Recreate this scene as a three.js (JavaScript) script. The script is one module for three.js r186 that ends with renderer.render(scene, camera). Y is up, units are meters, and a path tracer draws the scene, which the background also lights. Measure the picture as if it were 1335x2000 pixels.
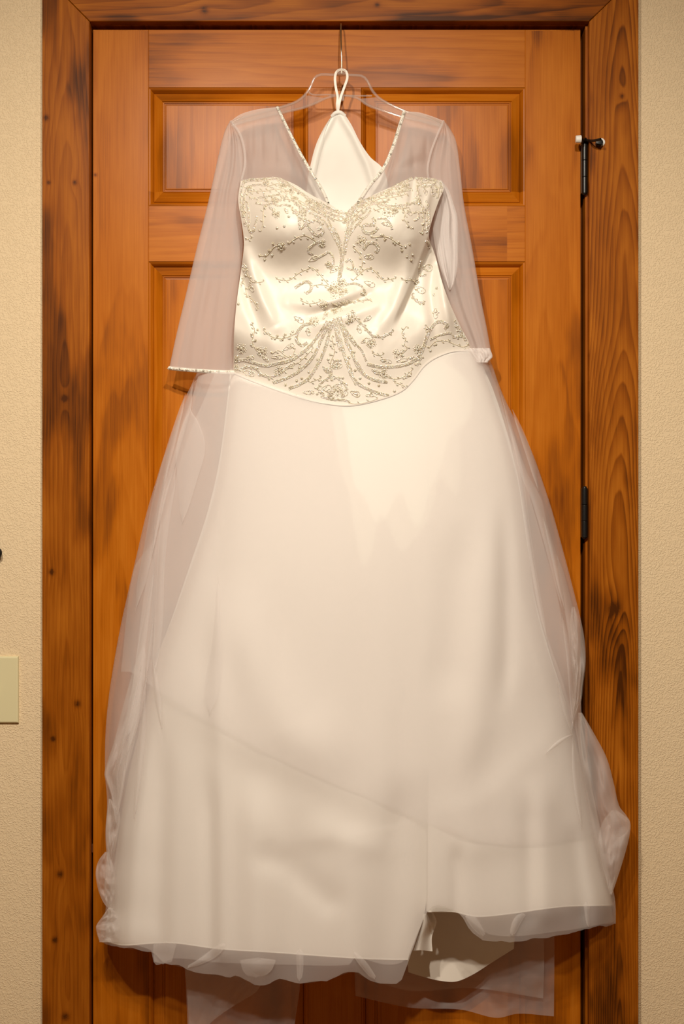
import * as THREE from 'three';
import { mergeGeometries } from 'three/addons/utils/BufferGeometryUtils.js';
import { RoundedBoxGeometry } from 'three/addons/geometries/RoundedBoxGeometry.js';

// ───────────────────────── camera, light, exposure ─────────────────────────
const scene = new THREE.Scene();
scene.background = new THREE.Color(0x000000);
const FPX = 2778, DIST = 2.66, EYE = 1.2;                 // focal length in pixels of the 1335 x 2000 frame, metres from the door, eye height
const camera = new THREE.PerspectiveCamera(2 * Math.atan(1000 / FPX) * 180 / Math.PI, 1335 / 2000, 0.05, 30);
camera.position.set(0, EYE, DIST); camera.lookAt(0, EYE, 0); scene.add(camera);
const renderer = new THREE.WebGLRenderer({ antialias: true });
renderer.toneMapping = THREE.LinearToneMapping;
renderer.toneMappingExposure = 1.0;
renderer.shadowMap.enabled = true;
const BULB_COLOR = new THREE.Color(1.0, 0.895, 0.74), BULB_POWER = [10.0, 8.8];
const BULBS = [[-0.38, 2.42, 1.95], [0.16, 2.42, 1.95]];

// pixel of the frame at depth z (metres in front of the door face) -> world
const sc = z => (DIST - z) / FPX;
const X = (px, z = 0) => (px - 667.5) * sc(z);
const Y = (py, z = 0) => EYE - (py - 1000) * sc(z);
const at = (px, py, z) => new THREE.Vector3(X(px, z), Y(py, z), z);

// ───────────────────────── helpers ─────────────────────────
function rng(seed) { let s = seed >>> 0; return () => { s = (s + 0x6D2B79F5) | 0; let t = Math.imul(s ^ (s >>> 15), 1 | s); t = (t + Math.imul(t ^ (t >>> 7), 61 | t)) ^ t; return ((t ^ (t >>> 14)) >>> 0) / 4294967296; }; }
const PERM = new Float32Array(65536); { const r = rng(7); for (let i = 0; i < 65536; i++) PERM[i] = r(); }
const hsh = (x, y) => PERM[(Math.imul(x & 1023, 73) ^ Math.imul(y & 4095, 911)) & 65535];
function vn(x, y) {
  const xi = Math.floor(x), yi = Math.floor(y); let fx = x - xi, fy = y - yi;
  fx = fx * fx * (3 - 2 * fx); fy = fy * fy * (3 - 2 * fy);
  const a = hsh(xi, yi), b = hsh(xi + 1, yi), c = hsh(xi, yi + 1), d = hsh(xi + 1, yi + 1);
  return a + (b - a) * fx + (c - a) * fy + (a - b - c + d) * fx * fy;
}
const fbm = (x, y, o = 4) => { let s = 0, a = 0.5, t = 0; for (let i = 0; i < o; i++) { s += a * vn(x, y); t += a; x = x * 2.03 + 17.1; y = y * 2.03 + 5.7; a *= 0.5; } return s / t; };
const clamp = (x, a = 0, b = 1) => Math.min(b, Math.max(a, x));
const sstep = (a, b, x) => { const t = clamp((x - a) / (b - a)); return t * t * (3 - 2 * t); };
const mix = (a, b, t) => a + (b - a) * t;
// smooth curve through [key, value] pairs, sorted by key
function curve(pts) {
  return k => {
    const n = pts.length;
    if (k <= pts[0][0]) return pts[0][1];
    if (k >= pts[n - 1][0]) return pts[n - 1][1];
    let i = 0; while (k > pts[i + 1][0]) i++;
    const p1 = pts[i], p2 = pts[i + 1], p0 = pts[i - 1] || p1, p3 = pts[i + 2] || p2, h = p2[0] - p1[0], t = (k - p1[0]) / h;
    const m1 = (p2[1] - p0[1]) / (p2[0] - p0[0]) * h, m2 = (p3[1] - p1[1]) / (p3[0] - p1[0]) * h, t2 = t * t, t3 = t2 * t;
    return (2 * t3 - 3 * t2 + 1) * p1[1] + (t3 - 2 * t2 + t) * m1 + (-2 * t3 + 3 * t2) * p2[1] + (t3 - t2) * m2;
  };
}
// point along a smooth polyline, t in 0..1 by length
function path(pts) {
  const c = new THREE.CatmullRomCurve3(pts.map(p => new THREE.Vector3(p[0], p[1], p[2] || 0)), false, 'centripetal'); c.arcLengthDivisions = 60;
  return t => { const v = c.getPointAt(clamp(t)); return [v.x, v.y, v.z]; };
}
// signed distance (positive on the right-hand side of the way in image axes) to a polyline and the share of its length
function polyDist(x, y, pts) {
  let best = 1e9, side = 1, share = 0, L = 0; const seg = [];
  for (let i = 0; i + 1 < pts.length; i++) { seg.push(Math.hypot(pts[i + 1][0] - pts[i][0], pts[i + 1][1] - pts[i][1])); L += seg[i]; }
  let run = 0;
  for (let i = 0; i + 1 < pts.length; i++) {
    const [ax, ay] = pts[i], dx = pts[i + 1][0] - ax, dy = pts[i + 1][1] - ay, t = clamp(((x - ax) * dx + (y - ay) * dy) / (dx * dx + dy * dy));
    const ex = x - ax - dx * t, ey = y - ay - dy * t, d = Math.hypot(ex, ey);
    if (d < best) { best = d; side = dx * ey - dy * ex >= 0 ? 1 : -1; share = (run + t * seg[i]) / L; }
    run += seg[i];
  }
  return [best * side, share];
}
const taken = new Map();
const numbered = n => { const k = taken.get(n) || 0; taken.set(n, k + 1); return k ? `${n}_${String(k).padStart(3, '0')}` : n; };
function mesh(name, geo, mat, parent = scene) {
  const m = new THREE.Mesh(geo, mat); m.name = parent === scene ? numbered(name) : name; m.castShadow = m.receiveShadow = true; parent.add(m); return m;
}
function thing(name, label, category, group) {
  const o = new THREE.Group(); o.name = numbered(name); o.userData = { label, category }; if (group) o.userData.group = group; scene.add(o); return o;
}
function structure(o, label, category) { o.userData.kind = 'structure'; o.userData.label = label; o.userData.category = category; return o; }
// grid of (nu+1) x (nv+1) points, f(u, v) -> Vector3
function grid(nu, nv, f) {
  const pos = [], uv = [], idx = [];
  for (let j = 0; j <= nv; j++) for (let i = 0; i <= nu; i++) { const p = f(i / nu, j / nv); pos.push(p.x, p.y, p.z); uv.push(i / nu, 1 - j / nv); }
  for (let j = 0; j < nv; j++) for (let i = 0; i < nu; i++) { const a = j * (nu + 1) + i, b = a + 1, c = a + nu + 1, d = c + 1; idx.push(a, c, b, b, c, d); }
  const g = new THREE.BufferGeometry();
  g.setAttribute('position', new THREE.Float32BufferAttribute(pos, 3)); g.setAttribute('uv', new THREE.Float32BufferAttribute(uv, 2)); g.setIndex(idx); g.computeVertexNormals(); return g;
}
// a closed sleeve of cloth: ring of n points at each of nv+1 stations
function tube(n, nv, f) {
  const pos = [], uv = [], idx = [];
  for (let j = 0; j <= nv; j++) for (let i = 0; i < n; i++) { const p = f(i / n, j / nv); pos.push(p.x, p.y, p.z); uv.push(i / n, 1 - j / nv); }
  for (let j = 0; j < nv; j++) for (let i = 0; i < n; i++) { const a = j * n + i, b = j * n + (i + 1) % n, c = a + n, d = b + n; idx.push(a, c, b, b, c, d); }
  const g = new THREE.BufferGeometry();
  g.setAttribute('position', new THREE.Float32BufferAttribute(pos, 3)); g.setAttribute('uv', new THREE.Float32BufferAttribute(uv, 2)); g.setIndex(idx); g.computeVertexNormals(); return g;
}
function rope(pts, r, seg = 40, rad = 8) { return new THREE.TubeGeometry(new THREE.CatmullRomCurve3(pts, false, 'centripetal'), seg, r, rad, false); }
const box = (x0, x1, y0, y1, z0, z1) => new THREE.BoxGeometry(x1 - x0, y1 - y0, z1 - z0).translate((x0 + x1) / 2, (y0 + y1) / 2, (z0 + z1) / 2);
// uv of a board from its own x and y; turned: grain along x
function boardUV(g, x0, y0, w, h, turned) {
  const p = g.attributes.position, uv = new Float32Array(p.count * 2);
  for (let i = 0; i < p.count; i++) { const a = (p.getX(i) - x0) / w, b = (p.getY(i) - y0) / h; uv[2 * i] = turned ? b : a; uv[2 * i + 1] = turned ? a : b; }
  g.setAttribute('uv', new THREE.BufferAttribute(uv, 2)); return g;
}

// ───────────────────────── materials ─────────────────────────
function canvasTexture(w, h, f, srgb = true) {
  const d = new Uint8Array(w * h * 4);
  for (let j = 0; j < h; j++) for (let i = 0; i < w; i++) { const c = f(i, j), k = (j * w + i) * 4; d[k] = clamp(c[0]) * 255; d[k + 1] = clamp(c[1]) * 255; d[k + 2] = clamp(c[2]) * 255; d[k + 3] = 255; }
  const t = new THREE.DataTexture(d, w, h); t.magFilter = THREE.LinearFilter; t.minFilter = THREE.LinearMipmapLinearFilter; t.generateMipmaps = true;
  t.wrapS = t.wrapT = THREE.RepeatWrapping; if (srgb) t.colorSpace = THREE.SRGBColorSpace; t.needsUpdate = true; return t;
}
const toS = c => c <= 0.0031308 ? c * 12.92 : 1.055 * Math.pow(c, 1 / 2.4) - 0.055;
// stained pine: wm x hm metres, grain along the second axis
function wood(w, h, wm, hm, o) {
  const { seed = 0, ring = 90, slope = 0.05, depth = 0.03, cu = wm / 2, contrast = 0.5, blotch = 0.5, knots = [], base, fibre = 0.16, scaleV = 1, wave = 0.012, flat = 0.6 } = o;
  return canvasTexture(w, h, (i, j) => {
    const u = i / w * wm, v = j / h * hm;
    let wp = (fbm(u * 9 + seed, v * 1.6 * scaleV + seed * 3.1, 3) - 0.5) * wave * 4, dark = 0, bend = 0;
    for (const [ku, kv, kr] of knots) {
      const dx = (u - ku) / kr, dy = (v - kv) / (kr * 2.2), q = dx * dx + dy * dy;
      bend += Math.exp(-q * 0.22) * kr * 0.9; const e = Math.hypot(u - ku, (v - kv) * 0.9) / kr;
      dark += Math.exp(-e * e * 1.4) * (0.45 + 0.35 * vn(u * 700, v * 700));
    }
    const dd = depth + slope * (v - hm / 2) + wp + bend, r = Math.sqrt((u - cu) * (u - cu) * flat + dd * dd) * ring + 0.5 * fbm(u * 60 + seed, v * 7, 3);
    const f = r - Math.floor(r), late = (Math.pow(f, 1.8) * (1 - sstep(0.86, 1, f)) - 0.1) * (0.35 + 0.9 * fbm(u * 14 + seed * 7, v * 2.4 + seed, 2)) + 0.16;
    const fib = vn(u * 1500 + seed * 11, v * 22) * 0.6 + vn(u * 520, v * 9 + seed) * 0.4 - 0.5;
    const bl = fbm(u * 16 + seed * 2.3, v * 4.2 + seed, 4), b2 = fbm(u * 34 + 9 + seed, v * 11 + seed * 5, 3);
    let t = 0.62 - contrast * (late - 0.28) + fib * fibre * 2 - blotch * (sstep(0.48, 0.72, bl) * 0.75 + (b2 - 0.5) * 0.7) - dark;
    t = clamp(t, 0, 1.15);
    const D = base[0], M = base[1], L = base[2], c = [0, 0, 0];
    for (let k = 0; k < 3; k++) c[k] = toS(Math.max(0, t < 0.5 ? mix(D[k], M[k], t * 2) : mix(M[k], L[k], (t - 0.5) * 2)));
    return c;
  });
}
const TONE_DOOR = [[0.14, 0.031, 0.001], [0.42, 0.113, 0.002], [0.58, 0.190, 0.014]];
const TONE_TRIM = [[0.070, 0.017, 0.0008], [0.27, 0.069, 0.002], [0.47, 0.148, 0.010]];
const varnish = (map, o = {}) => new THREE.MeshPhysicalMaterial({ map, roughness: 0.5, specularIntensity: 0.15, clearcoat: 0.16, clearcoatRoughness: 0.28, bumpMap: map, bumpScale: 0.0003, ...o });
const U = 0.000957;                                                  // metres in a pixel at the door
const M = {};
M.stileL = varnish(wood(128, 2048, 0.11, 2.1, { seed: 3, ring: 70, contrast: 0.22, blotch: 0.42, base: TONE_DOOR, knots: [[0.004, 1.83, 0.004]] }));
M.stileR = varnish(wood(128, 2048, 0.11, 2.1, { seed: 12, ring: 60, contrast: 0.22, blotch: 0.46, base: TONE_DOOR }));
M.rail = varnish(wood(256, 1024, 0.26, 0.9, { seed: 21, ring: 80, contrast: 0.25, blotch: 0.42, base: TONE_DOOR }));
M.panel = varnish(wood(512, 1024, 0.32, 0.9, { seed: 31, ring: 55, contrast: 0.2, blotch: 0.38, base: TONE_DOOR }));
M.trimL = varnish(wood(128, 2048, 0.095, 2.25, { seed: 43, ring: 170, slope: 0.016, depth: 0.03, flat: 1.5, contrast: 0.26, blotch: 0.55, base: TONE_TRIM, knots: [[0.007, 1.93, 0.006], [0.041, 1.41, 0.006], [0.017, 1.088, 0.006], [0.065, 0.844, 0.007], [0.02, 0.779, 0.005], [0.033, 0.528, 0.007], [0.023, 0.406, 0.006], [0.043, 0.264, 0.008], [0.012, 1.81, 0.004], [0.06, 1.81, 0.005]] }));
M.trimR = varnish(wood(128, 2048, 0.095, 2.25, { seed: 55, ring: 190, slope: 0.055, depth: 0.045, cu: 0.056, flat: 1.7, contrast: 0.62, blotch: 0.72, base: TONE_TRIM, wave: 0.012, knots: [[0.046, 1.02, 0.013], [0.06, 1.97, 0.005]] }));
M.trimT = varnish(wood(128, 1024, 0.095, 1.15, { seed: 67, ring: 110, contrast: 0.4, blotch: 0.75, base: TONE_TRIM, knots: [[0.02, 0.3, 0.008], [0.03, 0.62, 0.005], [0.05, 0.86, 0.006]] }));
M.jamb = varnish(wood(64, 1024, 0.1, 2.1, { seed: 71, contrast: 0.3, blotch: 0.5, base: TONE_TRIM }));
const peel = canvasTexture(1024, 1024, (i, j) => { const x = i / 1024 * 64, y = j / 1024 * 64; const w = (a, b) => { const m = 64; const ax = (a % m + m) % m, bx = (b % m + m) % m; return vn(ax, bx); };
  const s = sstep(0.42, 0.75, w(x * 2, y * 2) * 0.6 + w(x * 4 + 9, y * 4) * 0.4); const g = 0.75 * s + 0.25 * w(x * 8, y * 8); return [g, g, g]; }, false);
M.wall = new THREE.MeshPhysicalMaterial({ color: new THREE.Color().setRGB(0.80, 0.625, 0.40), roughness: 0.62, bumpMap: peel, bumpScale: 0.0007 });
M.ceiling = new THREE.MeshStandardMaterial({ color: new THREE.Color().setRGB(0.74, 0.69, 0.58), roughness: 0.9, bumpMap: peel, bumpScale: 0.001 });
M.floor = new THREE.MeshStandardMaterial({ color: new THREE.Color().setRGB(0.27, 0.15, 0.07), roughness: 0.6 });
M.satin = new THREE.MeshPhysicalMaterial({ color: new THREE.Color().setRGB(0.84, 0.775, 0.695), roughness: 0.42, sheen: 0.25, sheenRoughness: 0.4, specularIntensity: 0.9 });
M.skirtSatin = new THREE.MeshPhysicalMaterial({ color: new THREE.Color().setRGB(0.90, 0.86, 0.80), roughness: 0.55 });
const sheer = (opacity, c) => new THREE.MeshPhysicalMaterial({ color: new THREE.Color().setRGB(...c), roughness: 1, specularIntensity: 0.2, transmission: 0.4, thickness: 0, transparent: true, opacity, side: THREE.DoubleSide });
const TULLE = [0.965, 0.925, 0.915];
M.tulle = sheer(0.30, TULLE); M.tulleThin = sheer(0.30, TULLE); M.tulleDense = sheer(0.72, TULLE); M.mesh = sheer(0.42, [0.96, 0.90, 0.88]); 
M.piping = new THREE.MeshPhysicalMaterial({ color: new THREE.Color().setRGB(0.88, 0.84, 0.76), roughness: 0.5 });
M.bead = new THREE.MeshPhysicalMaterial({ color: 0xffffff, vertexColors: true, roughness: 0.18, metalness: 0.45, clearcoat: 0.6, clearcoatRoughness: 0.1 });
M.clear = new THREE.MeshPhysicalMaterial({ color: new THREE.Color().setRGB(0.93, 0.90, 0.87), roughness: 0.06, transmission: 0.86, thickness: 0, ior: 1.5 });
M.clearWeb = new THREE.MeshPhysicalMaterial({ color: new THREE.Color().setRGB(0.93, 0.90, 0.87), roughness: 0.3, transmission: 0.93, thickness: 0, ior: 1.5, specularIntensity: 0.06 });
M.steel = new THREE.MeshPhysicalMaterial({ color: new THREE.Color().setRGB(0.62, 0.58, 0.50), roughness: 0.22, metalness: 1 });
M.black = new THREE.MeshPhysicalMaterial({ color: new THREE.Color().setRGB(0.012, 0.011, 0.010), roughness: 0.35, metalness: 0.3 });
M.rubber = new THREE.MeshPhysicalMaterial({ color: new THREE.Color().setRGB(0.82, 0.79, 0.74), roughness: 0.5 });
M.ivory = new THREE.MeshPhysicalMaterial({ color: new THREE.Color().setRGB(0.72, 0.65, 0.40), roughness: 0.35 });
M.ribbon = new THREE.MeshPhysicalMaterial({ color: new THREE.Color().setRGB(0.88, 0.83, 0.75), roughness: 0.45 });

// ───────────────────────── room ─────────────────────────
const WZ = 0.004;                                                    // the plaster stands this far before the door face
const doorL = X(181.5), doorR = X(1133), doorT = Y(58), jambL = X(178.5), jambR = X(1141.5), headY = Y(50);
const RX = 2.4, RZ = 5.2, H = 2.62;
{
  const s = new THREE.Shape(); s.moveTo(-RX, 0); s.lineTo(jambL - 0.02, 0); s.lineTo(jambL - 0.02, headY + 0.02); s.lineTo(jambR + 0.02, headY + 0.02); s.lineTo(jambR + 0.02, 0); s.lineTo(RX, 0); s.lineTo(RX, H); s.lineTo(-RX, H); s.closePath();
  const g = new THREE.ExtrudeGeometry(s, { depth: 0.12, bevelEnabled: false }).translate(0, 0, WZ - 0.12);
  boardUV(g, 0, 0, 0.25, 0.25);
  structure(mesh('wall_front', g, M.wall), 'cream orange-peel plaster wall around the stained wooden door', 'wall');
  const side = (name, g, label, w = 0.32) => { const p = g.attributes.position, uv = g.attributes.uv; for (let i = 0; i < p.count; i++) uv.setXY(i, (p.getX(i) + p.getZ(i)) / w, (p.getY(i) + (name === 'ceiling' || name === 'floor' ? p.getZ(i) : 0)) / w); return g; };
  structure(mesh('wall_left', side('wall_left', box(-RX - 0.1, -RX, 0, H, WZ - 0.12, RZ)), M.wall), 'cream plaster side wall left of the door', 'wall');
  structure(mesh('wall_right', side('wall_right', box(RX, RX + 0.1, 0, H, WZ - 0.12, RZ)), M.wall), 'cream plaster side wall right of the door', 'wall');
  structure(mesh('wall_back', side('wall_back', box(-RX - 0.1, RX + 0.1, 0, H, RZ, RZ + 0.1)), M.wall), 'cream plaster wall facing the door', 'wall');
  structure(mesh('floor', side('floor', box(-RX - 0.1, RX + 0.1, -0.1, 0, -1.0, RZ + 0.1)), M.floor), 'warm brown wooden floor of the room', 'floor');
  structure(mesh('ceiling', side('ceiling', box(-RX - 0.1, RX + 0.1, H, H + 0.1, WZ - 0.12, RZ + 0.1)), M.ceiling), 'pale plaster ceiling of the room', 'ceiling');
  // jambs and stops
  const j = thing('trim_4', 'dark stained door jamb with stops inside the casing', 'door jamb'); j.userData.kind = 'structure';
  const jamb = (n, x0, x1, y0, y1, z0, z1, t) => mesh(n, boardUV(box(x0, x1, y0, y1, z0, z1), x0, 0, 0.1, 2.1, t), M.jamb, j);
  jamb('side_jamb', jambL - 0.019, jambL, 0, headY + 0.019, -0.115, WZ); jamb('side_jamb', jambR, jambR + 0.019, 0, headY + 0.019, -0.115, WZ); jamb('head_jamb', jambL, jambR, headY, headY + 0.019, -0.115, WZ);
  jamb('stop', jambL, jambL + 0.014, 0, headY, -0.058, -0.043); jamb('stop', jambR - 0.014, jambR, 0, headY, -0.058, -0.043); jamb('stop', jambL, jambR, headY - 0.014, headY, -0.058, -0.043);
  jamb('closed_back', jambL, jambR, 0, headY, -0.115, -0.11);
  // mitred casing
  const ZC = 0.024, cz = ZC - 0.0015, il = X(175, cz), ir = X(1150, cz), ol = X(82.5, cz), or = X(1246, cz), it = Y(42, cz), ot = Y(-52, cz), gap = 0.0004;
  const board = (name, pts, mat, u0, v0, w, h, turned, label) => {
    const s = new THREE.Shape(pts.map(p => new THREE.Vector2(...p)));
    const g = new THREE.ExtrudeGeometry(s, { depth: ZC - WZ - 0.0015, bevelEnabled: true, bevelThickness: 0.0015, bevelSize: 0.0013, bevelOffset: -0.0013, bevelSegments: 2 }).translate(0, 0, WZ);
    structure(mesh(name, boardUV(g, u0, v0, w, h, turned), mat), label, 'door casing');
  };
  board('trim_1', [[ol, 0], [il, 0], [il, it - gap], [ol, ot - gap]], M.trimL, ol, 0, 0.095, 2.25, false, 'dark knotty stained pine casing board beside the light switch plate');
  board('trim_2', [[ir, 0], [or, 0], [or, ot - gap], [ir, it - gap]], M.trimR, ir, 0, 0.095, 2.25, false, 'stained pine casing board with arched grain beside the door hinges');
  board('trim_3', [[ol + gap, ot], [il + gap, it], [ir - gap, it], [or - gap, ot]], M.trimT, ol, it, 1.15, 0.095, true, 'stained pine head casing board across the top of the door');
}

// ───────────────────────── six-panel door ─────────────────────────
{
  const d = thing('door_1', 'six-panel stained wooden door behind the hanging wedding dress', 'door'); d.userData.kind = 'structure';
  const px = [290, 601, 705, 1025], BOT = 0.008;
  const xs = px.map(p => X(p)), rowsPx = [[171, 402], [511, 1288], [1420, 2075]], rows = rowsPx.map(r => [Y(r[1]), Y(r[0])]);
  const piece = (name, x0, x1, y0, y1, mat, turned, u0, v0, w, h) => {
    const g = new THREE.ExtrudeGeometry(new THREE.Shape([[x0, y0], [x1, y0], [x1, y1], [x0, y1]].map(p => new THREE.Vector2(...p))), { depth: 0.039, bevelEnabled: true, bevelThickness: 0.0008, bevelSize: 0.0006, bevelOffset: -0.0006, bevelSegments: 1 }).translate(0, 0, -0.0398);
    return mesh(name, boardUV(g, u0, v0, w, h, turned), mat, d);
  };
  piece('stile', doorL, xs[0], BOT, doorT, M.stileL, false, doorL, 0, 0.11, 2.1);
  piece('stile', xs[3], doorR, BOT, doorT, M.stileR, false, xs[3], 0, 0.11, 2.1);
  const rl = [[rows[0][1], doorT, 0.15], [rows[1][1], rows[0][0], 0.02], [rows[2][1], rows[1][0], 0.11], [BOT, rows[2][0], 0.05]];
  rl.forEach(([y0, y1, o], k) => piece('rail', xs[0], xs[3], y0, y1, M.rail, true, xs[0] - k * 0.23, y0 - o, 0.9, 0.26));
  rows.forEach(([y0, y1], k) => piece('mullion', xs[1], xs[2], y0, y1, M.stileR, false, xs[1], 0.3 * k, 0.11, 2.1));
  // profile of sticking, bevel and raised field: [inset, depth]
  const prof = [[0, 0], [0.0012, -0.0016], [0.003, -0.002], [0.005, -0.0045], [0.0078, -0.0095], [0.0088, -0.0118]];
  const prof2 = [[0.0088, -0.0118], [0.0094, -0.0095], [0.0245, -0.0036], [0.0252, -0.0050], [0.0262, -0.0054], [0.0272, -0.0036], [0.0284, -0.0036], [0.0292, -0.0052], [0.0304, -0.0052], [0.0312, -0.0032], [0.033, -0.0030]];
  const sweep = (x0, x1, y0, y1, pr, fill) => {
    const pos = [], uv = [], quad = (a, b, c, e, turned) => { for (const p of [a, b, c, a, c, e]) { pos.push(...p); const s = (p[0] - xs[0]) / 0.32, t = p[1] / 0.9; uv.push(turned ? p[1] / 0.32 : s, turned ? (p[0] - xs[0]) / 0.9 : t); } };
    for (let i = 0; i + 1 < pr.length; i++) {
      const [a, za] = pr[i], [b, zb] = pr[i + 1];
      quad([x0 + a, y0 + a, za], [x1 - a, y0 + a, za], [x1 - b, y0 + b, zb], [x0 + b, y0 + b, zb], true);
      quad([x1 - a, y0 + a, za], [x1 - a, y1 - a, za], [x1 - b, y1 - b, zb], [x1 - b, y0 + b, zb], false);
      quad([x1 - a, y1 - a, za], [x0 + a, y1 - a, za], [x0 + b, y1 - b, zb], [x1 - b, y1 - b, zb], true);
      quad([x0 + a, y1 - a, za], [x0 + a, y0 + a, za], [x0 + b, y0 + b, zb], [x0 + b, y1 - b, zb], false);
    }
    if (fill) { const [b, z] = pr[pr.length - 1]; quad([x0 + b, y0 + b, z], [x1 - b, y0 + b, z], [x1 - b, y1 - b, z], [x0 + b, y1 - b, z], false); const zb = -0.03; quad([x0, y0, zb], [x0, y1, zb], [x1, y1, zb], [x1, y0, zb], false); }
    const g = new THREE.BufferGeometry(); g.setAttribute('position', new THREE.Float32BufferAttribute(pos, 3)); g.setAttribute('uv', new THREE.Float32BufferAttribute(uv, 2)); g.computeVertexNormals(); return g;
  };
  for (const [y0, y1] of rows) for (const [x0, x1] of [[xs[0], xs[1]], [xs[2], xs[3]]]) { const p = mesh('panel', sweep(x0, x1, y0, y1, prof2, true), M.panel, d); mesh('panel_moulding', sweep(x0, x1, y0, y1, prof, false), M.panel, p); }
  // hinges
  for (const [y0, y1] of [[281, 378], [953, 1050], [2010, 2107]]) {
    const g = [], zc = 0.0105, x = X(1141, zc), r = 0.0056, b0 = Y(y1, zc), b1 = Y(y0, zc), n = 3, k = (b1 - b0) / n;
    for (let i = 0; i < n; i++) g.push(new THREE.LatheGeometry([[0, 0], [r * 0.9, 0], [r, 0.0008], [r, k - 0.0012], [r * 0.9, k - 0.0004], [0, k - 0.0004]].map(p => new THREE.Vector2(...p)), 20).translate(x, b0 + k * i, zc));
    const h = mesh('hinge', mergeGeometries(g), M.black, d); h.userData.label = 'black butt hinge barrel';
    mesh('pin', new THREE.LatheGeometry([[0, -0.003], [r * 0.5, -0.0026], [r * 0.8, 0], [r * 0.8, b1 - b0], [r * 0.6, b1 - b0 + 0.003], [0, b1 - b0 + 0.0034]].map(p => new THREE.Vector2(...p)), 16).translate(x, b0, zc), M.black, h);
    mesh('leaf', box(x - 0.006, x - 0.0035, b0 + 0.001, b1 - 0.001, -0.03, zc), M.black, h); mesh('leaf', box(x + 0.0002, x + 0.003, b0 + 0.001, b1 - 0.001, -0.004, zc), M.black, h);
  }
  const lp = mesh('edge_clip', box(X(178.8), X(181.3), Y(1665), Y(1648), -0.02, -0.001), M.steel, d); lp.userData.label = 'small bright metal clip in the door gap';
}

// hinge-pin door stop
{
  const s = thing('door_stop', 'black hinge-pin door stop with white rubber tips above the upper hinge', 'door stop'), zc = 0.0105;
  const xh = X(1141, zc), yh = Y(279, zc);
  mesh('collar', new THREE.LatheGeometry([[0, 0], [0.0062, 0], [0.0066, 0.001], [0.0066, 0.003], [0.006, 0.004], [0, 0.004]].map(p => new THREE.Vector2(...p)), 20).translate(xh, yh - 0.001, zc), M.black, s);
  mesh('arm', mergeGeometries([rope([new THREE.Vector3(X(1135, 0.03), Y(272, 0.03), 0.030), new THREE.Vector3(X(1146, 0.022), Y(274, 0.022), 0.022), new THREE.Vector3(X(1160, 0.045), Y(275, 0.045), 0.047), new THREE.Vector3(X(1171, 0.05), Y(274, 0.05), 0.058)], 0.0024, 30, 10),
    rope([new THREE.Vector3(xh, yh + 0.002, zc), new THREE.Vector3(xh, yh + 0.005, 0.02), new THREE.Vector3(X(1142, 0.026), Y(273, 0.026), 0.026)], 0.0026, 16, 10)]), M.black, s);
  const cone = (r0, r1, l) => new THREE.LatheGeometry([[0, 0], [r0 * 0.9, 0], [r0, 0.0008], [r1, l - 0.001], [r1 * 0.9, l], [0, l]].map(p => new THREE.Vector2(...p)), 24);
  mesh('rubber_tip', cone(0.0072, 0.0066, 0.0105).rotateZ(Math.PI / 2).translate(X(1134.5, 0.03), Y(272, 0.03), 0.030), M.rubber, s);
  mesh('rubber_tip', cone(0.008, 0.0066, 0.012).rotateX(-Math.PI / 2).translate(X(1174, 0.03), Y(276, 0.03), 0.0245), M.rubber, s);
  mesh('swivel_end', cone(0.0068, 0.0054, 0.026).rotateX(-Math.PI / 2).translate(X(1172, 0.045), Y(275, 0.045), 0.036), M.black, s);
}

// light switch plate at the picture's edge
{
  const s = thing('light_switch_plate', 'ivory plastic switch plate mounted on the cream wall left of the door', 'switch plate');
  const x1 = X(36, 0.01), y0 = Y(1412, 0.01), y1 = Y(1282, 0.01), w = 0.089, x0 = x1 - w, c = (x0 + x1) / 2, yc = (y0 + y1) / 2, sh = new THREE.Shape([[x0, y0], [x1, y0], [x1, y1], [x0, y1]].map(p => new THREE.Vector2(...p)));
  const h = new THREE.Path(); h.moveTo(c - 0.005, yc - 0.012); h.lineTo(c + 0.005, yc - 0.012); h.lineTo(c + 0.005, yc + 0.012); h.lineTo(c - 0.005, yc + 0.012); h.closePath(); sh.holes.push(h);
  mesh('cover_plate', new THREE.ExtrudeGeometry(sh, { depth: 0.003, bevelEnabled: true, bevelThickness: 0.0035, bevelSize: 0.003, bevelOffset: -0.003, bevelSegments: 3 }).translate(0, 0, WZ + 0.0005), M.ivory, s);
  mesh('toggle', new RoundedBoxGeometry(0.0075, 0.011, 0.02, 3, 0.002).rotateX(-0.45).translate(c, yc + 0.002, WZ + 0.010), M.ivory, s);
  for (const d of [-0.03, 0.03]) mesh('screw', new THREE.CylinderGeometry(0.0034, 0.0036, 0.0016, 16).rotateX(Math.PI / 2).translate(c, yc + d, WZ + 0.0072), M.ivory, s);
  const k = thing('wall_peg', 'small dark round peg on the wall above the switch plate', 'wall peg');
  mesh('peg', new THREE.LatheGeometry([[0, 0], [0.006, 0], [0.006, 0.006], [0.010, 0.010], [0.0115, 0.014], [0.009, 0.019], [0, 0.020]].map(p => new THREE.Vector2(...p)), 24).rotateX(Math.PI / 2).translate(X(-7, 0.015), Y(1080, 0.015), WZ), M.black, k);
}

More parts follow.
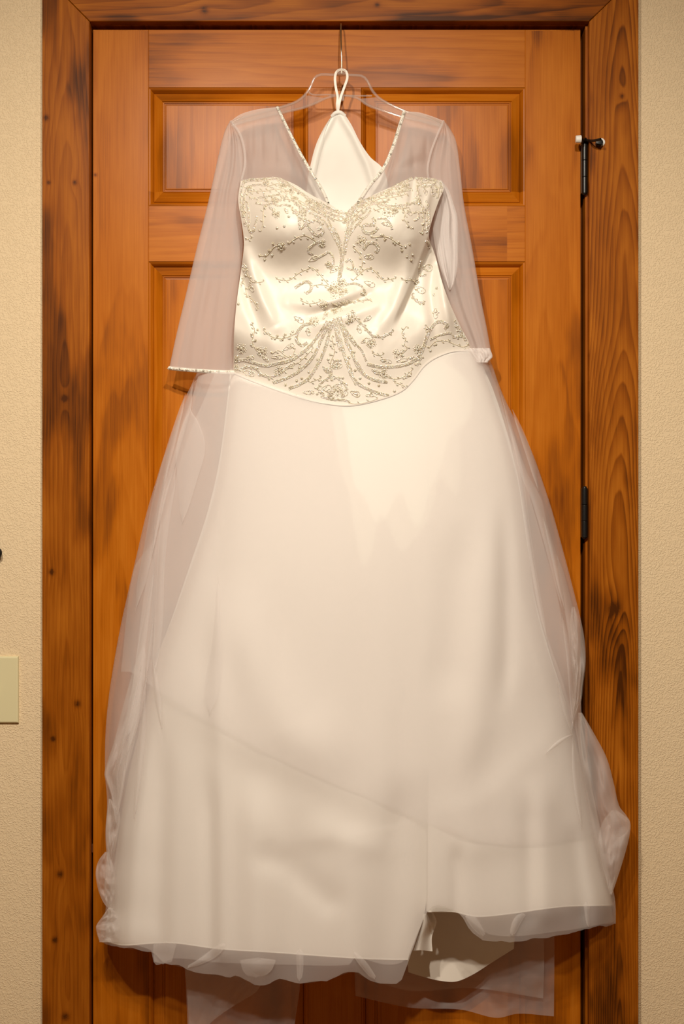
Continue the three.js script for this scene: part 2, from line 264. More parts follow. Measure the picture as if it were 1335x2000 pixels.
// ceiling lamp with two bell shades, before the picture's upper edge
{
  const l = thing('ceiling_lamp', 'white ceiling lamp with two warm bulbs in bell shades in front of the door', 'lamp');
  const cx = (BULBS[0][0] + BULBS[1][0]) / 2, cz = BULBS[0][2];
  mesh('canopy', new RoundedBoxGeometry(0.62, 0.03, 0.11, 3, 0.01).translate(cx, H - 0.015, cz), M.rubber, l);
  BULBS.forEach((b, i) => {
    const tip = 0.5;                                              // the shades lean towards the door
    const put = g => g.rotateX(tip).translate(b[0], b[1], b[2]);
    mesh('stem', rope([new THREE.Vector3(b[0], H - 0.02, b[2] + 0.02), new THREE.Vector3(b[0], H - 0.05, b[2] + 0.05), new THREE.Vector3(b[0], b[1] + 0.102 * Math.cos(tip), b[2] + 0.102 * Math.sin(tip))], 0.009, 16, 10), M.rubber, l);
    mesh('shade', put(new THREE.LatheGeometry([[0.0, 0.105], [0.026, 0.104], [0.032, 0.09], [0.05, 0.05], [0.075, 0.012], [0.092, 0], [0.089, 0.001], [0.072, 0.014], [0.047, 0.05], [0.03, 0.086], [0, 0.098]].map(p => new THREE.Vector2(...p)), 32)), M.rubber, l);
    mesh('bulb', put(new THREE.SphereGeometry(0.026, 20, 14).translate(0, 0.045, 0)), new THREE.MeshStandardMaterial({ color: 0xffffff, emissive: BULB_COLOR, emissiveIntensity: 3 }), l);
    const p = new THREE.SpotLight(BULB_COLOR, BULB_POWER[i], 0, 1.01, 1, 2); p.position.set(b[0], b[1] - 0.006, b[2] - 0.003); p.target.position.set(b[0], b[1] - 1.6, b[2] - 1.5); scene.add(p.target);
    p.castShadow = true; p.shadow.radius = 1.6; p.shadow.mapSize.set(2048, 2048); p.name = 'bulb_glow'; scene.add(p);
  });
}

// ───────────────────────── hanger ─────────────────────────
{
  const h = thing('clothes_hanger', 'clear plastic clothes hanger with a steel hook over the door top', 'hanger'), z = 0.052;
  const V = (x, y, zz = z) => at(x, y, zz);
  const L1 = [[654, 146], [625, 146], [614, 152], [606, 170], [595, 186], [580, 198], [560, 206], [535, 213], [505, 221], [470, 231], [452, 240]];
  const R1 = [[678, 146], [708, 149], [717, 158], [726, 176], [738, 190], [755, 201], [776, 211], [790, 217], [818, 225], [845, 233], [864, 241]];
  const L2 = [[664, 187], [650, 188], [636, 192], [615, 202], [590, 211], [565, 217], [540, 223], [505, 231], [470, 240], [452, 246]];
  const R2 = [[670, 187], [684, 188], [700, 193], [717, 205], [740, 214], [765, 222], [786, 229], [818, 236], [845, 243], [864, 247]];
  const rp = (p, r) => rope(p.map(q => V(...q)), r, 60, 10);
  mesh('upper_rail', mergeGeometries([rp([...L1].reverse().concat([[666, 143]], R1), 0.0026)]), M.clear, h);
  mesh('lower_rail', rp([...L2].reverse().concat(R2), 0.0024), M.clear, h);
  for (const [a, b] of [[L1.slice(4), L2.slice(2)], [R1.slice(4), R2.slice(2)]]) { const s = new THREE.Shape([...a, ...[...b].reverse()].map(q => new THREE.Vector2(X(q[0], z), Y(q[1], z)))); mesh('web', new THREE.ExtrudeGeometry(s, { depth: 0.0016, bevelEnabled: false }).translate(0, 0, z - 0.0008), M.clearWeb, h); }
  mesh('cross_bar', rp([[601, 177], [608, 184], [640, 185], [667, 186], [700, 187], [726, 187]], 0.0016), M.clear, h);
  mesh('neck', new THREE.LatheGeometry([[0, 0], [0.008, 0], [0.0095, 0.003], [0.0085, 0.008], [0.005, 0.011], [0.003, 0.014], [0, 0.014]].map(p => new THREE.Vector2(...p)), 24).translate(X(666, z), Y(147, z), z), M.clear, h);
  const clip = mesh('size_clip', new RoundedBoxGeometry(0.013, 0.012, 0.005, 3, 0.001).translate(X(665, 0.055), Y(191, 0.055), 0.0555), M.clear, h); clip.userData.label = 'small clear clip at the middle of the lower rail';
  const yT = doorT;                                               // over the door's upper edge
  mesh('hook', rope([V(667, 144), V(667, 120), V(666, 95), V(665.5, 74, 0.044), new THREE.Vector3(X(665.5), yT + 0.0005, 0.030), new THREE.Vector3(X(665.5), yT + 0.0032, 0.016), new THREE.Vector3(X(665.5), yT + 0.0032, -0.02), new THREE.Vector3(X(665.5), yT + 0.0028, -0.0402)], 0.0014, 60, 10), M.steel, h);
}

// ───────────────────────── wedding dress ─────────────────────────
const dress = thing('wedding_dress', 'ivory wedding gown with beaded bodice and sheer tulle sleeves hanging on the door', 'dress');

// ── skirt ──
const waist = curve([[372, 728], [455, 726], [490, 739], [530, 754], [580, 771], [625, 782], [680, 788], [735, 778], [785, 759], [808, 737], [828, 711], [850, 695], [885, 683], [926, 683], [962, 706]]);
const foldsS = [
  // [way, half width above/left, half width below/right, height]
  [[[262, 1315], [400, 1402], [540, 1478], [700, 1548], [840, 1606]], 110, 40, 0.007, 1], [[[840, 1600], [920, 1585], [990, 1540], [1060, 1470], [1100, 1410]], 40, 100, 0.006, 1],
  [[[430, 1100], [470, 1250], [560, 1420], [700, 1520]], 60, 50, 0.010, 0], [[[440, 900], [425, 1100], [415, 1250], [410, 1400]], 30, 30, -0.004, 0], [[[426, 1120], [428, 1300], [430, 1450], [432, 1860]], 20, 20, 0.008, 0], [[[408, 1480], [410, 1600], [412, 1700], [412, 1860]], 18, 18, -0.009, 0],
  [[[500, 1500], [505, 1700], [500, 1880]], 36, 36, 0.011, 0], [[[320, 1400], [315, 1600], [310, 1860]], 22, 22, -0.010, 0], [[[270, 1400], [260, 1600], [250, 1840]], 20, 20, 0.008, 0],
  [[[590, 1560], [585, 1700], [575, 1880]], 30, 30, -0.008, 0], [[[680, 1600], [690, 1740], [690, 1880]], 36, 36, 0.010, 0], [[[790, 1500], [775, 1640], [760, 1870]], 36, 36, -0.010, 0],
  [[[980, 960], [988, 1120], [990, 1260], [985, 1400]], 18, 18, -0.008, 0], [[[960, 960], [950, 1200], [930, 1420], [900, 1560]], 36, 36, 0.010, 0], [[[905, 1000], [890, 1200], [870, 1400]], 40, 40, -0.007, 0],
  [[[1050, 1500], [1060, 1650], [1062, 1780]], 30, 30, 0.010, 0], [[[1030, 1530], [1034, 1650], [1036, 1790]], 18, 18, -0.007, 0], [[[890, 1640], [892, 1720], [890, 1790]], 14, 14, -0.006, 0], [[[1120, 1600], [1130, 1700], [1140, 1780]], 20, 20, -0.007, 0],
  [[[560, 1640], [650, 1630], [760, 1660]], 40, 26, 0.007, 1], [[[870, 1668], [960, 1648], [1040, 1640]], 40, 30, 0.003, 1], [[[470, 1660], [560, 1690], [640, 1760]], 30, 26, -0.006, 0],
];
function drape(x, y) {
  let z = 0;
  for (const [pts, wa, wb, h, ends] of foldsS) {
    let x0 = 1e9, x1 = -1e9, y0 = 1e9, y1 = -1e9; for (const p of pts) { x0 = Math.min(x0, p[0]); x1 = Math.max(x1, p[0]); y0 = Math.min(y0, p[1]); y1 = Math.max(y1, p[1]); }
    const m = 2.6 * Math.max(wa, wb); if (x < x0 - m || x > x1 + m || y < y0 - m || y > y1 + m) continue;
    const [d, s] = polyDist(x, y, pts), w = d < 0 ? wa : wb;
    const fade = ends ? Math.pow(Math.sin(Math.PI * clamp(s, 0.02, 0.98)), 0.6) : sstep(0, 0.3, s) * (y1 > 1740 ? 1 : 1 - sstep(0.75, 1, s));
    z += h * Math.exp(-((d / w) ** 2)) * fade;
  }
  return z;
}
const skirtDepth = curve([[690, 0.088], [800, 0.100], [900, 0.112], [1100, 0.134], [1300, 0.150], [1500, 0.168], [1700, 0.180], [1900, 0.184]]);
const LS = curve([[690, 452], [760, 446], [900, 428], [1000, 405], [1100, 372], [1200, 338], [1300, 302], [1400, 280], [1500, 256], [1600, 238], [1700, 225], [1800, 212], [1860, 206]]);
const RS = curve([[690, 930], [760, 962], [860, 994], [950, 1014], [1060, 1030], [1160, 1042], [1280, 1074], [1360, 1100], [1440, 1120], [1560, 1148], [1650, 1168], [1700, 1177], [1780, 1196], [1860, 1204]]);
const ZB = 0.03;
const round = t => Math.pow(Math.max(0, 1 - (2 * t - 1) ** 2), 0.5);
function zSkirt(x, y) { const l = LS(y), r = RS(y), t = clamp((x - l) / (r - l)); return ZB + skirtDepth(y) * mix(round(t), 1, 0.15 * sstep(0, 0.04, Math.min(t, 1 - t))) * 0.86 + drape(x, y) * sstep(0, 0.05, Math.min(t, 1 - t)); }
// depth of the bodice's face at a pixel
const foldsB = [
  [[[474, 478], [492, 530], [512, 585], [538, 640]], 13, 0.014], [[[462, 500], [474, 545], [490, 600], [510, 650]], 10, -0.008],
  [[[606, 618], [645, 606], [690, 592], [722, 574]], 9, -0.011], [[[560, 590], [610, 594], [650, 588], [700, 566]], 12, 0.008],
  [[[592, 640], [640, 628], [700, 610], [760, 586]], 16, 0.007], [[[800, 470], [792, 540], [770, 600], [738, 650]], 14, 0.010],
  [[[858, 520], [866, 580], [876, 630], [884, 690]], 9, 0.010], [[[846, 500], [838, 570], [848, 640], [858, 700]], 9, -0.007],
  [[[545, 352], [552, 380]], 5, -0.003], [[[806, 352], [800, 400]], 4, -0.004], [[[828, 420], [842, 360]], 6, 0.005], [[[520, 640], [540, 700], [545, 750]], 16, 0.005],
  [[[720, 640], [735, 690], [745, 760]], 18, 0.006], [[[600, 660], [590, 720]], 20, 0.004],
];
function zBodice(px, py) {
  const e = (px - 667) / 235, t = (py - 350) / 440;
  let z = 0.062 + 0.042 * Math.sqrt(Math.max(0, 1 - e * e)) + 0.012 * Math.sin(clamp(t) * Math.PI * 0.5);
  const cup = (cx, cy, rx, ru, rd, h) => { const a = (px - cx) / rx, b = (py - cy) / (py < cy ? ru : rd), q = a * a + b * b; return h * Math.exp(-q * 0.9 - q * q * 0.25); };
  z += cup(566, 434, 88, 100, 74, 0.080) + cup(768, 434, 84, 100, 80, 0.077);
  z += 0.014 * Math.exp(-Math.pow((py - 640) / 90, 2)) ;
  for (const [pts, w, h] of foldsB) { if (px < pts[0][0] - 120 && px < pts[pts.length - 1][0] - 120) continue; const [d, s] = polyDist(px, py, pts); z += h * Math.exp(-((d / w) ** 2)) * Math.pow(Math.sin(Math.PI * clamp(s, 0.03, 0.97)), 0.5); }
  // right side panel lies behind the front panel's seam
  const [ds, ss] = polyDist(px, py, [[842, 452], [818, 515], [792, 578], [764, 640]]);
  if (py > 440 && py < 700) z -= 0.017 * sstep(-3, 9, -ds) * Math.exp(-Math.max(0, -ds - 9) / 40) * sstep(440, 470, py) * (1 - sstep(0.8, 1, ss));
  z += 0.0016 * (fbm(px / 22, py / 30, 3) - 0.5);
  const wy = waist(px) + 6;                                        // meets the skirt at the waist
  return mix(z, zSkirt(clamp(px, LS(wy) + 6, RS(wy) - 6), wy) + 0.002, sstep(95, 0, wy - py));
}
const topB = path([[470, 352], [500, 348], [545, 349], [575, 360], [605, 379], [640, 397], [676, 413], [703, 394], [745, 373], [785, 357], [815, 348], [845, 350], [862, 354]]);
const botB = path([[455, 729], [490, 744], [530, 759], [580, 776], [625, 787], [680, 793], [735, 783], [785, 764], [808, 742], [828, 716], [850, 700], [885, 687], [926, 687]]);
const lefB = path([[470, 352], [465, 390], [471, 430], [476, 475], [470, 530], [462, 590], [457, 650], [455, 729]]);
const rigB = path([[862, 354], [866, 368], [858, 388], [850, 410], [841, 438], [837, 460], [850, 501], [862, 548], [880, 597], [899, 638], [926, 687]]);
const coons = (T, B, L, R) => (u, v) => {
  const t = T(u), b = B(u), l = L(v), r = R(v), p00 = T(0), p10 = T(1), p01 = B(0), p11 = B(1);
  return [0, 1, 2].map(k => (1 - v) * t[k] + v * b[k] + (1 - u) * l[k] + u * r[k] - ((1 - u) * (1 - v) * p00[k] + u * (1 - v) * p10[k] + (1 - u) * v * p01[k] + u * v * p11[k]));
};
const patchB = coons(topB, botB, lefB, rigB);
const frontB = grid(150, 150, (u, v) => { const [x, y] = patchB(u, v); return at(x, y, zBodice(x, y)); });
const edgeB = p => (u, v) => { const [x, y] = p(v); return at(x, y, mix(zBodice(x, y), 0.034, u)); };
const backB = grid(40, 40, (u, v) => { const [x, y] = patchB(1 - u, 0.24 + 0.76 * v); return at(x, y, 0.034); });
const bodice = mesh('bodice', mergeGeometries([frontB, grid(8, 60, edgeB(lefB)), grid(8, 60, edgeB(rigB)), backB]), M.satin, dress);
bodice.userData.label = 'satin bodice with silver beaded scrollwork';

// bead work: curves read off in four windows of the bodice
{
  const r = rng(99), TINT = [[0.86, 0.82, 0.70], [0.84, 0.75, 0.58], [0.93, 0.88, 0.82], [0.70, 0.62, 0.47], [0.93, 0.83, 0.78]];
  const baseGeo = new THREE.IcosahedronGeometry(1, 1), gem = new THREE.OctahedronGeometry(1, 1);
  const A = [440, 330, 5.135], B = [650, 330, 5.135], C = [440, 560, 5.135], D = [650, 560, 4.172];
  const toPx = (w, p) => [w[0] + p[0] / w[2], w[1] + p[1] / w[2]];
  function normalAt(px, py) { const e = 2, a = zBodice(px + e, py) - zBodice(px - e, py), b = zBodice(px, py + e) - zBodice(px, py - e), k = 2 * e * U; return new THREE.Vector3(-a / k, b / k, 1).normalize(); }
  let list = [];
  const edgeL = curve([[352, 470], [390, 465], [430, 471], [475, 476], [530, 470], [590, 462], [650, 457], [729, 455]]), edgeR = curve([[354, 862], [368, 866], [388, 858], [410, 850], [438, 841], [460, 837], [501, 850], [548, 862], [597, 880], [638, 899], [687, 926]]);
  const bead = (px, py, rad, g = baseGeo, tint) => {
    if (px < edgeL(py) + 3 || px > edgeR(py) - 3 || py > waist(px) + 3) return;      // stitched on the satin only
    const n = normalAt(px, py), p = at(px, py, zBodice(px, py)).addScaledVector(n, rad * 0.55), b = g.clone();
    const s = rad * (0.85 + 0.3 * r()); b.scale(s, s, s * 0.8); b.rotateZ(r() * 6); b.rotateX(r() * 0.8 - 0.4); b.translate(p.x, p.y, p.z);
    const c = TINT[tint ?? Math.floor(r() * TINT.length)], k = 0.85 + 0.25 * r(), col = new Float32Array(b.attributes.position.count * 3);
    for (let i = 0; i < col.length; i += 3) { col[i] = c[0] * k; col[i + 1] = c[1] * k; col[i + 2] = c[2] * k; }
    b.setAttribute('color', new THREE.BufferAttribute(col, 3)); b.deleteAttribute('uv'); list.push(b);
  };
  const done = name => { if (list.length) mesh(name, mergeGeometries(list), M.bead, bodice); list = []; };
  // width 1: a thread of seed beads; 2, 3: a band; leaves: pairs of drops along it
  function scroll(w, pts, width = 1, leaves = 0) {
    const q = pts.map(p => toPx(w, p)), c = path(q); let len = 0; for (let i = 0; i + 1 < q.length; i++) len += Math.hypot(q[i + 1][0] - q[i][0], q[i + 1][1] - q[i][1]);
    const step = width > 1 ? 2.0 : 1.5, n = Math.max(2, Math.round(len / step));
    for (let i = 0; i <= n; i++) {
      const a = c(i / n), b = c(clamp(i / n + 0.01)), o = c(clamp(i / n - 0.01)), l = Math.hypot(b[0] - o[0], b[1] - o[1]) || 1, nx = -(b[1] - o[1]) / l, ny = (b[0] - o[0]) / l;
      if (width === 1) bead(a[0], a[1], 0.00082, baseGeo, r() < 0.6 ? 1 : 3);
      else for (let k = 0; k < width; k++) { const d = (k - (width - 1) / 2) * 2.1 + (r() - 0.5) * 0.8; bead(a[0] + nx * d, a[1] + ny * d, 0.00095 + 0.0003 * r()); }
    }
    const m = leaves ? Math.max(2, Math.round(len / leaves)) : 0;
    for (let i = 0; i <= m; i++) { if (!m) break; const a = c(i / m), b = c(clamp(i / m + 0.02)), o = c(clamp(i / m - 0.02)), l = Math.hypot(b[0] - o[0], b[1] - o[1]) || 1, s = i % 2 ? 3.3 : -3.3, x = a[0] - (b[1] - o[1]) / l * s, y = a[1] + (b[0] - o[0]) / l * s; bead(x, y, 0.0015, gem, i % 3 ? 0 : 1); bead(x + 1.7, y + 1.1, 0.0009); bead(x - 1.5, y - 1.3, 0.0009); }
    done('bead_scroll');
  }
  function flower(w, x, y, rad) {
    const [cx, cy] = toPx(w, [x, y]), R = rad / w[2], n = 5; bead(cx, cy, 0.0022, gem, 3);
    for (let k = 0; k < n; k++) { const a = k / n * 6.283 + r(), px = cx + Math.cos(a) * R * 0.62, py = cy + Math.sin(a) * R * 0.62; bead(px, py, 0.0019, gem, k % 2 ? 0 : 1); for (let m = 0; m < 7; m++) { const e = m / 7 * 6.283; bead(px + Math.cos(e) * R * 0.4, py + Math.sin(e) * R * 0.4, 0.0009); } }
    done('bead_flower');
  }
  function leaf(w, x, y, a, b, turn = 0) {
    const [cx, cy] = toPx(w, [x, y]), ra = a / w[2], rb = b / w[2], n = Math.round((ra + rb) * 1.7);
    for (let k = 0; k < n; k++) { const e = k / n * 6.283, ex = Math.cos(e) * ra, ey = Math.sin(e) * rb * (0.7 + 0.3 * Math.cos(e)); bead(cx + ex * Math.cos(turn) - ey * Math.sin(turn), cy + ex * Math.sin(turn) + ey * Math.cos(turn), 0.0009); }
    for (let k = 0; k < 7; k++) { const e = r() * 6.283, q = Math.sqrt(r()) * 0.65; bead(cx + Math.cos(e) * ra * q, cy + Math.sin(e) * rb * q, 0.0014, gem); }
    done('bead_leaf');
  }
  function crystals(w, pts) { for (const p of pts) { const [x, y] = toPx(w, p); bead(x, y, 0.0019, gem, r() < 0.5 ? 0 : 3); for (let m = 0; m < 6; m++) { const e = m / 6 * 6.283; bead(x + Math.cos(e) * 2.6, y + Math.sin(e) * 2.6, 0.0006, baseGeo, 1); } } done('crystals'); }
  // left cup
  scroll(A, [[180, 130], [260, 112], [350, 112], [420, 102], [490, 97], [560, 112], [620, 152], [690, 202], [760, 247], [830, 302], [900, 337], [980, 367], [1060, 407], [1140, 432], [1195, 442]], 3);
  scroll(A, [[200, 190], [250, 170], [330, 160], [400, 165], [440, 140]], 2); scroll(A, [[185, 140], [160, 210], [150, 300], [158, 380], [168, 440], [185, 480]], 3); scroll(A, [[210, 200], [190, 270], [185, 340], [190, 420]], 2);
  scroll(A, [[215, 330], [235, 420], [240, 520], [235, 590], [260, 635], [290, 610], [300, 560], [320, 480]], 2); scroll(A, [[250, 300], [330, 290], [400, 280], [470, 270], [540, 260], [600, 290]], 2, 14); scroll(A, [[310, 340], [360, 350], [420, 360], [480, 350], [540, 370], [600, 360], [650, 375]], 2);
  scroll(A, [[390, 370], [380, 450], [380, 530], [360, 620]], 1, 9); flower(A, 510, 455, 42); flower(A, 655, 215, 48); flower(A, 770, 440, 46); flower(A, 835, 330, 30); flower(A, 500, 320, 34); flower(A, 410, 140, 32);
  crystals(A, [[520, 590], [590, 575], [635, 480], [410, 295], [320, 340], [265, 215], [540, 170], [400, 395], [860, 310], [950, 340], [1000, 380], [730, 250], [260, 115], [320, 112], [380, 110]]);
  scroll(A, [[790, 520], [840, 590], [890, 650], [940, 660], [975, 630], [960, 590], [920, 600]], 3); scroll(A, [[700, 410], [730, 480], [740, 560], [750, 600], [790, 560]], 2); scroll(A, [[800, 390], [900, 460], [980, 520], [1040, 600], [1090, 690], [1140, 780], [1160, 880]], 2); scroll(A, [[820, 360], [930, 430], [1010, 490], [1060, 570], [1110, 670], [1160, 760]], 2);
  scroll(A, [[700, 350], [760, 390], [830, 420], [900, 480], [960, 560]], 2, 12); scroll(A, [[640, 250], [700, 300], [760, 330], [830, 370], [910, 390], [1000, 450], [1080, 500], [1150, 520], [1220, 510]], 1, 9); scroll(A, [[900, 420], [960, 450], [1010, 470], [1080, 510]], 2);
  scroll(A, [[640, 745], [680, 710], [740, 680], [800, 670], [850, 690], [900, 720]], 1, 8); scroll(A, [[990, 740], [930, 730], [870, 760], [830, 800], [830, 830], [870, 850]], 2); flower(A, 970, 745, 42); leaf(A, 880, 900, 48, 28, -0.4); scroll(A, [[920, 890], [980, 860], [1030, 830], [1070, 870], [1080, 950], [1050, 1000]], 2); flower(A, 1030, 960, 34); leaf(A, 1090, 1010, 50, 30, -0.6);
  scroll(A, [[345, 870], [410, 870], [450, 830], [490, 780], [550, 760]], 1); crystals(A, [[345, 865], [405, 860], [440, 815], [470, 860], [395, 905], [480, 745]]); flower(A, 560, 775, 44);
  scroll(A, [[510, 1105], [580, 1115], [650, 1110], [700, 1070], [760, 1030], [830, 1000], [870, 990], [930, 1040], [980, 1100], [1030, 1160]], 1, 7);
  scroll(A, [[700, 1190], [760, 1150], [820, 1130], [860, 1160], [850, 1220], [810, 1250]], 3); scroll(A, [[810, 1250], [870, 1180], [950, 1160], [1040, 1180], [1100, 1200]], 1, 9);
  scroll(A, [[150, 700], [200, 710], [270, 690]], 1, 6); scroll(A, [[155, 910], [185, 960], [205, 1020], [185, 1100], [150, 1180]], 2, 8); scroll(A, [[205, 1020], [240, 1090], [270, 1130], [320, 1140], [380, 1130]], 1, 8); leaf(A, 190, 990, 50, 26, 1.2); leaf(A, 260, 1190, 44, 22, 1.0);
  scroll(A, [[1060, 620], [1110, 700], [1150, 790], [1165, 880], [1155, 970], [1145, 1050], [1135, 1120]], 3); scroll(A, [[1050, 560], [1090, 600], [1130, 680], [1160, 760]], 2); flower(A, 1200, 520, 30);
  // fuller rows below the upper edge
  scroll(A, [[230, 235], [320, 222], [410, 225], [490, 205], [560, 215], [620, 260]], 1, 6); scroll(A, [[420, 180], [480, 160], [550, 150], [610, 190]], 1, 6); scroll(A, [[560, 300], [640, 310], [710, 345], [780, 365], [850, 400], [920, 440]], 1, 6); scroll(A, [[380, 310], [440, 325], [500, 300], [560, 320]], 2); scroll(A, [[660, 400], [700, 440], [760, 500], [820, 520], [880, 530]], 2, 8); scroll(A, [[880, 360], [960, 395], [1030, 440], [1110, 470], [1180, 480]], 2, 9); scroll(A, [[200, 250], [175, 330], [180, 410], [205, 470]], 1, 6); flower(A, 580, 170, 34); flower(A, 240, 190, 28); flower(A, 900, 350, 28); leaf(A, 470, 400, 34, 20, 0.5); leaf(A, 610, 420, 30, 18, 1.0); leaf(A, 200, 540, 34, 20, 1.4); flower(A, 690, 300, 30);
  scroll(B, [[170, 520], [240, 450], [320, 385], [400, 330], [480, 300], [570, 290], [660, 275], [740, 250]], 1, 6); scroll(B, [[420, 420], [500, 395], [590, 390], [680, 400], [760, 390]], 1, 6); scroll(B, [[830, 130], [880, 150], [950, 140], [1020, 160], [1060, 220], [1050, 290]], 1, 6); scroll(B, [[860, 340], [900, 380], [890, 440]], 2, 8); flower(B, 730, 170, 36); flower(B, 540, 250, 32); flower(B, 400, 300, 28); flower(B, 850, 330, 34); leaf(B, 760, 440, 34, 20, 0.8); leaf(B, 920, 230, 34, 20, 1.2); leaf(B, 1000, 240, 34, 20, 1.4); scroll(B, [[200, 440], [270, 380], [350, 330], [430, 310]], 2, 9);
  // right cup
  scroll(B, [[60, 427], [140, 447], [180, 412], [250, 347], [330, 312], [420, 277], [520, 237], [620, 182], [700, 142], [790, 98]], 3); scroll(B, [[820, 98], [900, 103], [980, 108], [1045, 128], [1085, 170], [1095, 230], [1075, 300]], 3); flower(B, 660, 200, 52);
  scroll(B, [[160, 470], [230, 400], [310, 340], [400, 300], [500, 260], [600, 250], [700, 230], [780, 200]], 2, 12); scroll(B, [[140, 640], [190, 560], [260, 480], [330, 420], [380, 360], [450, 340], [550, 330]], 2, 14); scroll(B, [[130, 760], [150, 690], [200, 610], [270, 530], [340, 470], [380, 420]], 2);
  scroll(B, [[140, 450], [150, 560], [130, 680], [110, 800], [95, 900], [85, 1000], [70, 1080]], 3); scroll(B, [[180, 470], [190, 540], [170, 640], [140, 740], [120, 850]], 2);
  flower(B, 560, 440, 62); flower(B, 620, 420, 34); scroll(B, [[400, 490], [420, 530], [380, 560], [320, 560], [300, 600], [340, 640], [410, 630], [450, 590]], 3); leaf(B, 535, 550, 50, 24, 0.2); scroll(B, [[450, 500], [520, 500], [570, 545], [590, 600]], 2); leaf(B, 650, 380, 46, 22, -0.3);
  scroll(B, [[700, 400], [720, 450], [710, 500], [750, 560], [780, 600]], 1, 7); scroll(B, [[800, 440], [850, 430], [850, 490], [810, 515]], 2); scroll(B, [[900, 440], [912, 520], [890, 640]], 1, 8); scroll(B, [[950, 440], [952, 540], [940, 640]], 3); scroll(B, [[930, 320], [955, 400], [955, 440]], 2); scroll(B, [[840, 170], [855, 250], [835, 310], [760, 360]], 2, 10); leaf(B, 845, 310, 40, 24, 1.2); scroll(B, [[870, 130], [900, 180], [960, 170], [1010, 150]], 2, 9); leaf(B, 1040, 200, 40, 24, 1.3);
  scroll(B, [[420, 350], [520, 370], [640, 370], [740, 360]], 2, 11); scroll(B, [[220, 480], [300, 500], [260, 560]], 1, 7); crystals(B, [[460, 375], [250, 350], [270, 305], [360, 300], [760, 355], [900, 550], [890, 645], [750, 575], [415, 565], [650, 240], [330, 310]]);
  flower(B, 280, 720, 56); scroll(B, [[310, 800], [350, 745], [420, 740], [458, 790], [430, 830]], 3); leaf(B, 360, 880, 46, 34); scroll(B, [[200, 780], [250, 830], [290, 890], [292, 970], [260, 1020]], 1, 9); scroll(B, [[130, 930], [165, 905], [200, 950], [185, 1010], [140, 990]], 2); leaf(B, 225, 1010, 40, 26, 0.6);
  scroll(B, [[390, 690], [450, 680], [540, 680], [600, 710], [640, 740], [690, 770]], 1, 9); crystals(B, [[690, 815], [725, 775], [765, 755], [795, 855], [740, 875], [780, 912], [620, 745], [520, 705], [500, 665]]);
  scroll(B, [[200, 1120], [280, 1040], [340, 1000], [400, 1010], [450, 1060], [500, 1110], [570, 1105], [630, 1095]], 1, 7); leaf(B, 365, 1150, 56, 34, 0.4); scroll(B, [[130, 1160], [220, 1150], [290, 1180], [320, 1230]], 2); leaf(B, 305, 1250, 30, 28);
  leaf(B, 945, 990, 48, 46); scroll(B, [[880, 920], [862, 1010], [880, 1070], [930, 1060]], 2); flower(B, 830, 1130, 34); leaf(B, 865, 1210, 60, 40, 0.4); scroll(B, [[690, 1110], [760, 1115], [820, 1120]], 1, 9); scroll(B, [[930, 720], [958, 745], [955, 790]], 2);
  // middle and lower left
  flower(A, 1110, 1180, 60); flower(A, 1170, 1150, 50); flower(C, 1110, 60, 70); flower(C, 1060, 30, 40); flower(C, 1180, 50, 46); flower(C, 1140, 200, 52); flower(C, 1090, 240, 34); flower(C, 1200, 160, 30);
  scroll(C, [[755, 140], [830, 170], [900, 165], [950, 150]], 1, 7); flower(C, 985, 180, 46); leaf(C, 735, 330, 54, 30, 0.6); flower(C, 890, 350, 50); leaf(C, 830, 450, 40, 22, 1.4); leaf(C, 1000, 290, 44, 22, -1.1);
  scroll(C, [[880, 370], [800, 380], [740, 430], [710, 500], [720, 550], [770, 590], [820, 560]], 3); scroll(C, [[380, 430], [430, 480], [490, 510], [560, 520], [640, 500], [700, 470]], 1, 8); crystals(C, [[420, 465], [495, 522], [520, 492], [572, 532], [600, 482], [645, 520], [675, 450]]);
  scroll(C, [[260, 375], [290, 420], [285, 480], [270, 540], [300, 620], [340, 660]], 1, 9); crystals(C, [[260, 378], [322, 435], [264, 476], [302, 540], [260, 580], [215, 100], [130, 175], [95, 215]]); scroll(C, [[200, 20], [220, 90], [270, 125], [330, 215]], 1, 9);
  flower(C, 160, 620, 52); flower(C, 370, 650, 52); leaf(C, 400, 720, 40, 18, 0.7); leaf(C, 250, 710, 36, 22); flower(C, 110, 720, 34); scroll(C, [[85, 745], [200, 735], [300, 765], [400, 792], [500, 772], [600, 752], [690, 722]], 3); scroll(C, [[690, 722], [770, 660], [850, 590], [920, 500], [980, 410], [1020, 350]], 3);
  scroll(C, [[90, 830], [160, 820], [240, 800], [320, 830], [360, 880], [450, 905], [520, 880]], 2, 12); leaf(C, 235, 865, 60, 34, 0.3); flower(C, 100, 800, 30); flower(C, 540, 840, 50); leaf(C, 520, 705, 56, 24); leaf(C, 635, 605, 60, 28, -0.5); scroll(C, [[470, 670], [530, 640], [600, 690], [660, 710], [700, 620]], 1, 10); scroll(C, [[560, 870], [650, 800], [730, 760], [800, 700], [880, 610]], 1, 8); leaf(C, 640, 800, 46, 22, -0.4);
  scroll(C, [[1050, 350], [1000, 450], [950, 550], [890, 680], [800, 790], [700, 870], [600, 920], [480, 960]], 3); scroll(C, [[1070, 360], [1040, 460], [1010, 580], [960, 710], [900, 820], [830, 920], [740, 980], [640, 1020]], 3);
  scroll(C, [[1090, 330], [1130, 450], [1160, 560], [1200, 700], [1240, 800], [1275, 900], [1310, 980]], 3); scroll(C, [[1080, 340], [1100, 430], [1120, 550], [1150, 640]], 2); scroll(C, [[1130, 310], [1190, 420], [1240, 510], [1300, 590]], 2);
